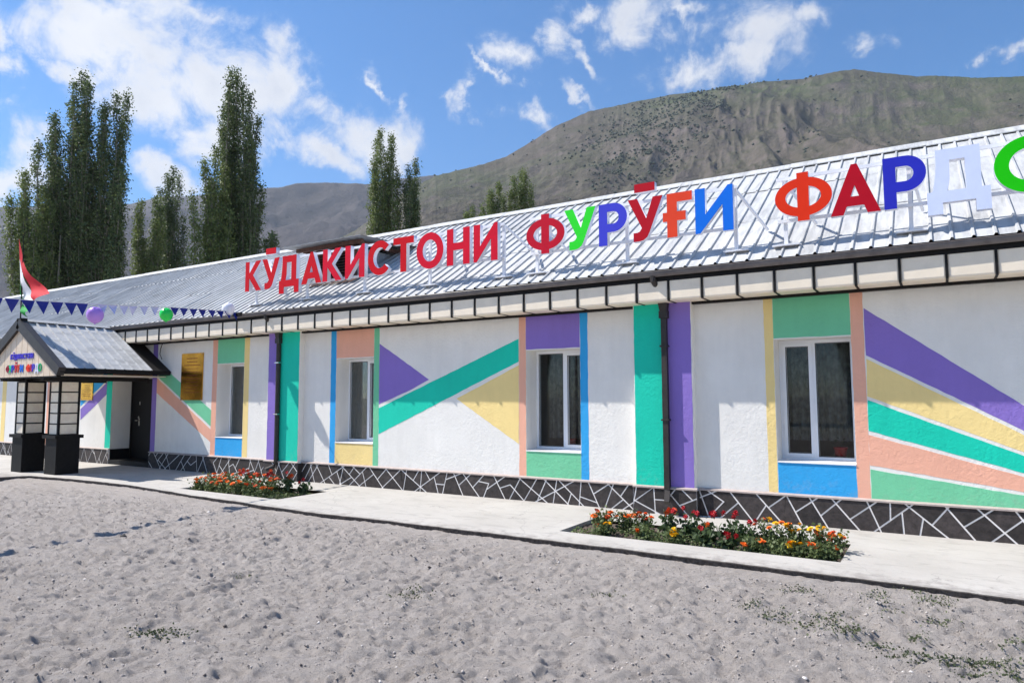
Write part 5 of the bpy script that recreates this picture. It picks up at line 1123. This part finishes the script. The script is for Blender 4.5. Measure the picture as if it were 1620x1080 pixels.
# ================================================================== flower beds
FOL = leaf_mat('marigold_foliage', (.05, .08, .028, 1), (.20, .25, .10, 1)); ROSEL = leaf_mat('rose_foliage', (.035, .06, .025, 1), (.10, .15, .06, 1))
BLO = {'orange': mat('orange_blossom', rgb(240, 112, 16), .7, var=.2, vscale=60), 'yellow': mat('yellow_blossom', rgb(250, 196, 20), .7, var=.15, vscale=60), 'red': mat('red_blossom', rgb(178, 10, 34), .6, var=.3, vscale=60), 'rust': mat('rust_blossom', rgb(214, 84, 24), .7, var=.2, vscale=60), 'pink': mat('pink_blossom', rgb(226, 110, 120), .6, var=.2, vscale=60)}
def blossom_mesh(kind):
    q = random.Random(len(kind)); b = MB(); layers = [(1.0, 0, 9), (.72, .28, 7), (.42, .5, 5)] if kind != 'rose' else [(.95, 0, 6), (.8, .5, 5), (.5, .9, 4)]
    for r, z, n in layers:
        for k in range(n):
            a = 2*PI*k/n+z*3; w = PI/n*1.25; c = [(r*.18*math.cos(a), r*.18*math.sin(a), z-.25), (r*math.cos(a-w), r*math.sin(a-w), z+(.0 if kind != 'rose' else .35)), (r*1.08*math.cos(a), r*1.08*math.sin(a), z+.12), (r*math.cos(a+w), r*math.sin(a+w), z+(.0 if kind != 'rose' else .35))]
            b.add(c, [(0,1,2,3)])
    b.add([(.35*math.cos(k*PI/3), .35*math.sin(k*PI/3), -.35) for k in range(6)]+[(0,0,-.9)], [((k+1) % 6, k, 6) for k in range(6)]+[(0,1,2,3,4,5)])
    return b
BM = {}
def blossom(kind, colr):
    if (kind, colr) not in BM: me = blossom_mesh(kind).mesh('blossom'); me.materials.append(BLO[colr]); BM[(kind, colr)] = me
    return BM[(kind, colr)]
def flower_plant(x, y, h, w, cols, nb, label, cat, kind, seed, group):
    r_ = np.random.default_rng(seed); t = thing(cat.replace(' ', '_'), label, cat, (x, y, -.05), group)
    ns = 7 if kind == 'marigold' else 4; tips = []; sb = MB()
    for k in range(ns):
        a = r_.uniform(0, 6.28); rr = w*r_.uniform(.3, .95); e = Vector((math.cos(a)*rr, math.sin(a)*rr, h*r_.uniform(.62, 1.0))); tips.append(e); sb.tube([(0,0,0), (e.x*.55, e.y*.55, e.z*.5), e], [.006,.005,.003], 5, False)
    sb.build('stems', M['stem'], t)
    if kind == 'marigold':
        n = 400; C = []; 
        for k in range(n):
            e = tips[r_.integers(0, ns)]; u = r_.uniform(.15, .97); p = np.array([e.x*u*1.05, e.y*u*1.05, e.z*u])+r_.normal(size=3)*np.array([.042, .042, .035]); C.append(p)
        C = np.array(C); C[:, 2] = np.maximum(C[:, 2], .01); leaves_mesh(C, .034, r_, 'foliage', FOL, t)
    else:
        C = []
        for k in range(120):
            e = tips[r_.integers(0, ns)]; u = r_.uniform(.12, .8); C.append(np.array([e.x*u, e.y*u, e.z*u])+r_.normal(size=3)*.045)
        leaves_mesh(np.array(C), .062, r_, 'foliage', ROSEL, t)
    for k in range(nb):
        e = tips[k % ns]+Vector((r_.normal()*.035, r_.normal()*.035, 0)); e.z = h*r_.uniform(.72, 1.04)+(.02 if kind == 'rose' else 0)
        o = link('blossom', blossom(kind, cols[int(r_.integers(0, len(cols)))]), None, t); s = r_.uniform(.030, .046) if kind == 'marigold' else r_.uniform(.030, .042)
        o.location = e; o.scale = (s, s, s*.85 if kind == 'marigold' else s*1.0); o.rotation_euler = (r_.uniform(-.5, .7), r_.uniform(-.5, .5), r_.uniform(0, 6))
fr = random.Random(21)
nm_ord = ['first', 'second', 'third', 'fourth', 'fifth', 'sixth', 'seventh', 'eighth', 'ninth', 'tenth', 'eleventh', 'twelfth', 'thirteenth', 'fourteenth']
# near bed: two loose rows seen from the left end to the right end
near = [(-3.62,8.05,.34,.17,['orange','rust'],6,'m'),(-3.35,8.12,.36,.17,['orange','orange','rust'],7,'m'),(-3.08,8.05,.36,.16,['orange','rust'],6,'m'),(-2.80,8.1,.46,.15,['rust','red'],4,'r'),(-2.52,8.12,.44,.14,['red','red','rust'],4,'r'),(-2.26,8.02,.44,.14,['red'],4,'r'),(-2.0,8.1,.50,.13,['red'],2,'r'),(-1.82,7.98,.46,.12,['red'],2,'r'),(-1.60,8.05,.46,.15,['orange','yellow'],7,'m'),(-1.36,8.1,.42,.13,['yellow','yellow','orange'],6,'m'),(-1.14,8.02,.40,.13,['yellow','rust'],6,'m'),(-.98,7.92,.38,.13,['orange','rust','yellow'],5,'m')]
near_f = [(-3.45,7.74,.22,.12,['yellow','orange'],3,'m'),(-3.0,7.76,.2,.12,['orange'],2,'m'),(-2.55,7.72,.24,.13,['yellow'],4,'m'),(-2.28,7.74,.30,.13,['red','orange'],3,'r'),(-1.98,7.70,.24,.13,['red'],3,'r'),(-1.72,7.72,.2,.12,['orange'],3,'m'),(-1.48,7.70,.22,.13,['rust'],1,'m'),(-1.26,7.72,.25,.12,['yellow'],4,'m'),(-1.02,7.66,.26,.12,['orange'],4,'m')]
far = [(-11.38,8.1,.34,.18,['orange'],5,'m'),(-11.08,8.15,.38,.18,['orange','rust'],7,'m'),(-10.78,8.1,.38,.18,['rust','orange'],7,'m'),(-10.5,8.15,.46,.14,['red','rust'],5,'r'),(-10.22,8.1,.40,.17,['rust','orange'],7,'m'),(-9.95,8.15,.46,.14,['red','rust'],4,'r'),(-9.68,8.1,.40,.17,['orange','rust'],6,'m'),(-9.4,8.15,.44,.14,['red','rust'],4,'r'),(-9.18,8.3,.30,.12,['red'],2,'r')]
far_f = [(-11.2,7.78,.28,.16,['orange'],5,'m'),(-10.85,7.76,.28,.16,['orange','rust'],6,'m'),(-10.5,7.75,.27,.16,['rust','orange'],5,'m'),(-10.1,7.74,.30,.16,['orange'],5,'m'),(-9.75,7.76,.3,.16,['rust'],5,'m'),(-9.4,7.75,.24,.16,['orange'],4,'m')]
sd = 100
for rows, where in ((near, 'back row of the near bed'), (near_f, 'front row of the near bed'), (far, 'back row of the far bed'), (far_f, 'front row of the far bed')):
    for k, (x, y, h, w, c, nb, kd_) in enumerate(rows):
        if 'far' in where: x -= .14 if 'back' in where else .24
        h *= .66 if 'near' in where else .78
        sd += 1; cn = c[0] if c[0] != 'rust' else 'rust orange'; kind = 'marigold' if kd_ == 'm' else 'rose'
        flower_plant(x, y, h, w, c, nb, '%s %s, %s from left in the %s' % (cn, 'marigold plant' if kind == 'marigold' else 'rose bush', nm_ord[k], where), 'marigold' if kind == 'marigold' else 'rose bush', kind, sd, ('near' if 'near' in where else 'far')+' bed flowers')
# low leafy litter filling the beds
r_ = np.random.default_rng(9)
for q, nme in zip(BEDS, ('far', 'near')):
    n = 3000; C = np.stack([r_.uniform(q[0]+.08, q[1]-.06, n), r_.uniform(q[2]+.1, q[3]-.25, n), r_.uniform(-.05, .01, n)], 1); dn = fbm(C[:, 0]*3, C[:, 1]*3, 3, 5); C = C[dn > .42]; C[:, 2] += .02*(dn[dn > .42]-.4)
    tag(leaves_mesh(C, .030, r_, 'bed_ground_cover', FOL, None), 'low green ground cover filling the %s flower bed' % nme, 'ground cover', kind='stuff')

# ================================================================== weeds and pebbles on the sand
WEED = leaf_mat('sand_weed', (.05, .07, .03, 1), (.15, .175, .09, 1))
wc = [(230,1000,40,8),(265,1003,35,7),(660,940,30,7),(640,945,20,6),(1290,985,45,9),(1330,1000,40,8),(1310,975,30,6),(1390,1022,22,6),(1430,1035,35,8),(1470,1045,35,8),(1500,1052,45,9),(1550,1048,40,8),(1590,1050,40,8),(1400,965,26,8),(1390,945,20,6),(1490,985,30,6),(1270,935,30,6),(1480,955,35,8),(1600,1020,30,8),(1190,960,18,5),(1230,975,30,6),(1350,1000,20,5),(1450,1010,20,5),(960,945,20,5),(380,915,14,4),(1540,1070,30,7),(1610,1075,25,7),(1080,880,30,5),(1460,938,30,5)]
VW = []
wsz = 3.2
for (x, y, rx, ry) in wc:
    c = onZ(x, y, -.07)
    for k in range(int(rx*wsz)):
        q = onZ(x+r_.normal()*rx*.55, y+r_.normal()*ry*.6, -.07); VW.append((q[0], q[1], sandz(q[0], q[1])+r_.uniform(0, .022)))
tag(leaves_mesh(np.array(VW), .017, r_, 'weeds', WEED, None), 'small dark green weeds scattered in patches over the grey sand', 'weeds', kind='stuff')
gb_ = MB()
for (x, y, rx, ry) in wc[10:24]:
    for k in range(26):
        q = onZ(x+r_.normal()*rx*.6, y+r_.normal()*ry*.7, -.07); z = sandz(q[0], q[1]); a = r_.uniform(0, 6.28); l = r_.uniform(.02, .05); t_ = (math.cos(a)*.0025, math.sin(a)*.0025)
        gb_.add([(q[0]-t_[0], q[1]-t_[1], z), (q[0]+t_[0], q[1]+t_[1], z), (q[0]+math.sin(a)*l*.5, q[1]+math.cos(a)*l*.5, z+l)], [(0,1,2)])
tag(gb_.build('grass_blades', WEED), 'thin grass blades among the weeds on the right side of the sand', 'grass', kind='stuff')
PV, PF = [], []; k = 0
pb = [(1,0,0),(-.9,.1,0),(0,.8,0),(.1,-.85,0),(.05,0,.6),(0,.05,-.5)]; pf = [(0,2,4),(2,1,4),(1,3,4),(3,0,4),(2,0,5),(1,2,5),(3,1,5),(0,3,5)]
for _ in range(3800):
    x = r_.uniform(-12, 2.0); y = r_.uniform(1.2, 6.7)
    s = min(.03, .0035+.0035*r_.exponential()); a = r_.uniform(0, 6.28); z = sandz(x, y)+s*.15
    for p in pb: PV.append((x+(p[0]*math.cos(a)-p[1]*math.sin(a))*s, y+(p[0]*math.sin(a)+p[1]*math.cos(a))*s*.8, z+p[2]*s))
    PF += [tuple(i+k*6 for i in f) for f in pf]; k += 1
tag(big_mesh('pebbles', np.array(PV), np.array(PF), mat('yard_pebbles', (.20, .185, .18, 1), .9, var=.6, vscale=9)), 'loose small pebbles strewn over the grey sand', 'pebbles', kind='stuff')
CV, CF = [], []; k = 0
for _ in range(46000):
    x = r_.uniform(-13, 2.0); y = r_.uniform(1.0, 6.75)
    s = min(.028, .0032+.0048*r_.exponential()); a = r_.uniform(0, 6.28); z = sandz(x, y)-s*.1; jz = r_.uniform(.5, 1.1, 6)
    for p, jj in zip(pb, jz): CV.append((x+(p[0]*math.cos(a)-p[1]*math.sin(a))*s*jj, y+(p[0]*math.sin(a)+p[1]*math.cos(a))*s*.8*jj, z+p[2]*s*jj))
    CF += [tuple(i+k*6 for i in f) for f in pf]; k += 1
cm_ = bpy.data.materials.new('sand_crumbs'); cm_.use_nodes = True; t = cm_.node_tree; b = t.nodes['Principled BSDF']; b.inputs['Roughness'].default_value = .95; b.inputs['Specular IOR Level'].default_value = .1
g = t.nodes.new('ShaderNodeNewGeometry'); cr_ = t.nodes.new('ShaderNodeValToRGB'); t.links.new(g.outputs['Random Per Island'], cr_.inputs[0]); t.links.new(cr_.outputs[0], b.inputs['Base Color'])
cr_.color_ramp.elements[0].color = (.13, .115, .105, 1); cr_.color_ramp.elements[1].color = (.66, .62, .58, 1); cr_.color_ramp.elements[1].position = 1; e_ = cr_.color_ramp.elements.new(.22); e_.color = (.33, .295, .27, 1); e_ = cr_.color_ramp.elements.new(.85); e_.color = (.50, .455, .42, 1)
tag(big_mesh('sand_clods', np.array(CV), np.array(CF), cm_), 'small crumbled clods of grey sand over the whole yard', 'sand clods', kind='stuff')
def stone_thing(x, y, s, colr, label):
    q = onZ(x, y, -.07); z = sandz(q[0], q[1]); r2_ = np.random.default_rng(int(x)); v = []; f = []; n, m_ = 6, 9
    v.append((0, 0, s*.7))
    for i in range(1, n):
        th = PI*i/n
        for j in range(m_): a = 2*PI*j/m_; rr = s*math.sin(th)*r2_.uniform(.8, 1.15); v.append((rr*math.cos(a), rr*.75*math.sin(a), s*.65*math.cos(th)))
    v.append((0, 0, -s*.6)); f += [(0, 1+j, 1+(j+1) % m_) for j in range(m_)]
    for i in range(n-2):
        for j in range(m_): a = 1+i*m_; f.append((a+j, a+m_+j, a+m_+(j+1) % m_, a+(j+1) % m_))
    a = 1+(n-2)*m_; f += [(len(v)-1, a+(j+1) % m_, a+j) for j in range(m_)]
    o = MB().add(v, f).build('stone', mat('loose_stone', rgb(*colr), .85, var=.15, vscale=30)); o.location = (q[0], q[1], z+s*.2); tag(o, label, 'stone')
stone_thing(1273, 1073, .016, (222, 216, 210), 'white pebble alone on the sand below the near flower bed')
stone_thing(1430, 1068, .016, (226, 220, 214), 'larger white pebble lower right on the sand beside weeds')
stone_thing(1442, 1071, .012, (210, 205, 200), 'smaller white pebble touching the larger one lower right')
stone_thing(330, 809, .035, (210, 205, 200), 'pale stone on the sand in front of the far flower bed')
stone_thing(195, 846, .05, (70, 66, 64), 'dark flat lump added as bunting shadow on the sand left, below the porch')  # dark lump added where the balloon shadow falls on the sand
stone_thing(342, 1033, .014, (90, 84, 80), 'dark small stone near the bottom edge, left of centre')
stone_thing(80, 1036, .016, (80, 74, 70), 'dark stone in the bottom left corner of the sand')

# ================================================================== valley haze
import os
hz = bpy.data.materials.new('thin_valley_haze'); hz.use_nodes = True; t = hz.node_tree; t.nodes.clear(); o_ = t.nodes.new('ShaderNodeOutputMaterial'); vp = t.nodes.new('ShaderNodeVolumePrincipled')
vp.inputs['Color'].default_value = (.80, .88, 1, 1); vp.inputs['Density'].default_value = 1.1e-4; vp.inputs['Anisotropy'].default_value = .2; t.links.new(vp.outputs[0], o_.inputs['Volume'])
hb = MB().box(-9500, 9500, -6500, 12500, -1.4, 1400).build('haze', hz); tag(hb, 'thin bluish air haze over the whole valley', 'haze', kind='stuff')
S.cycles.volume_bounces = 0
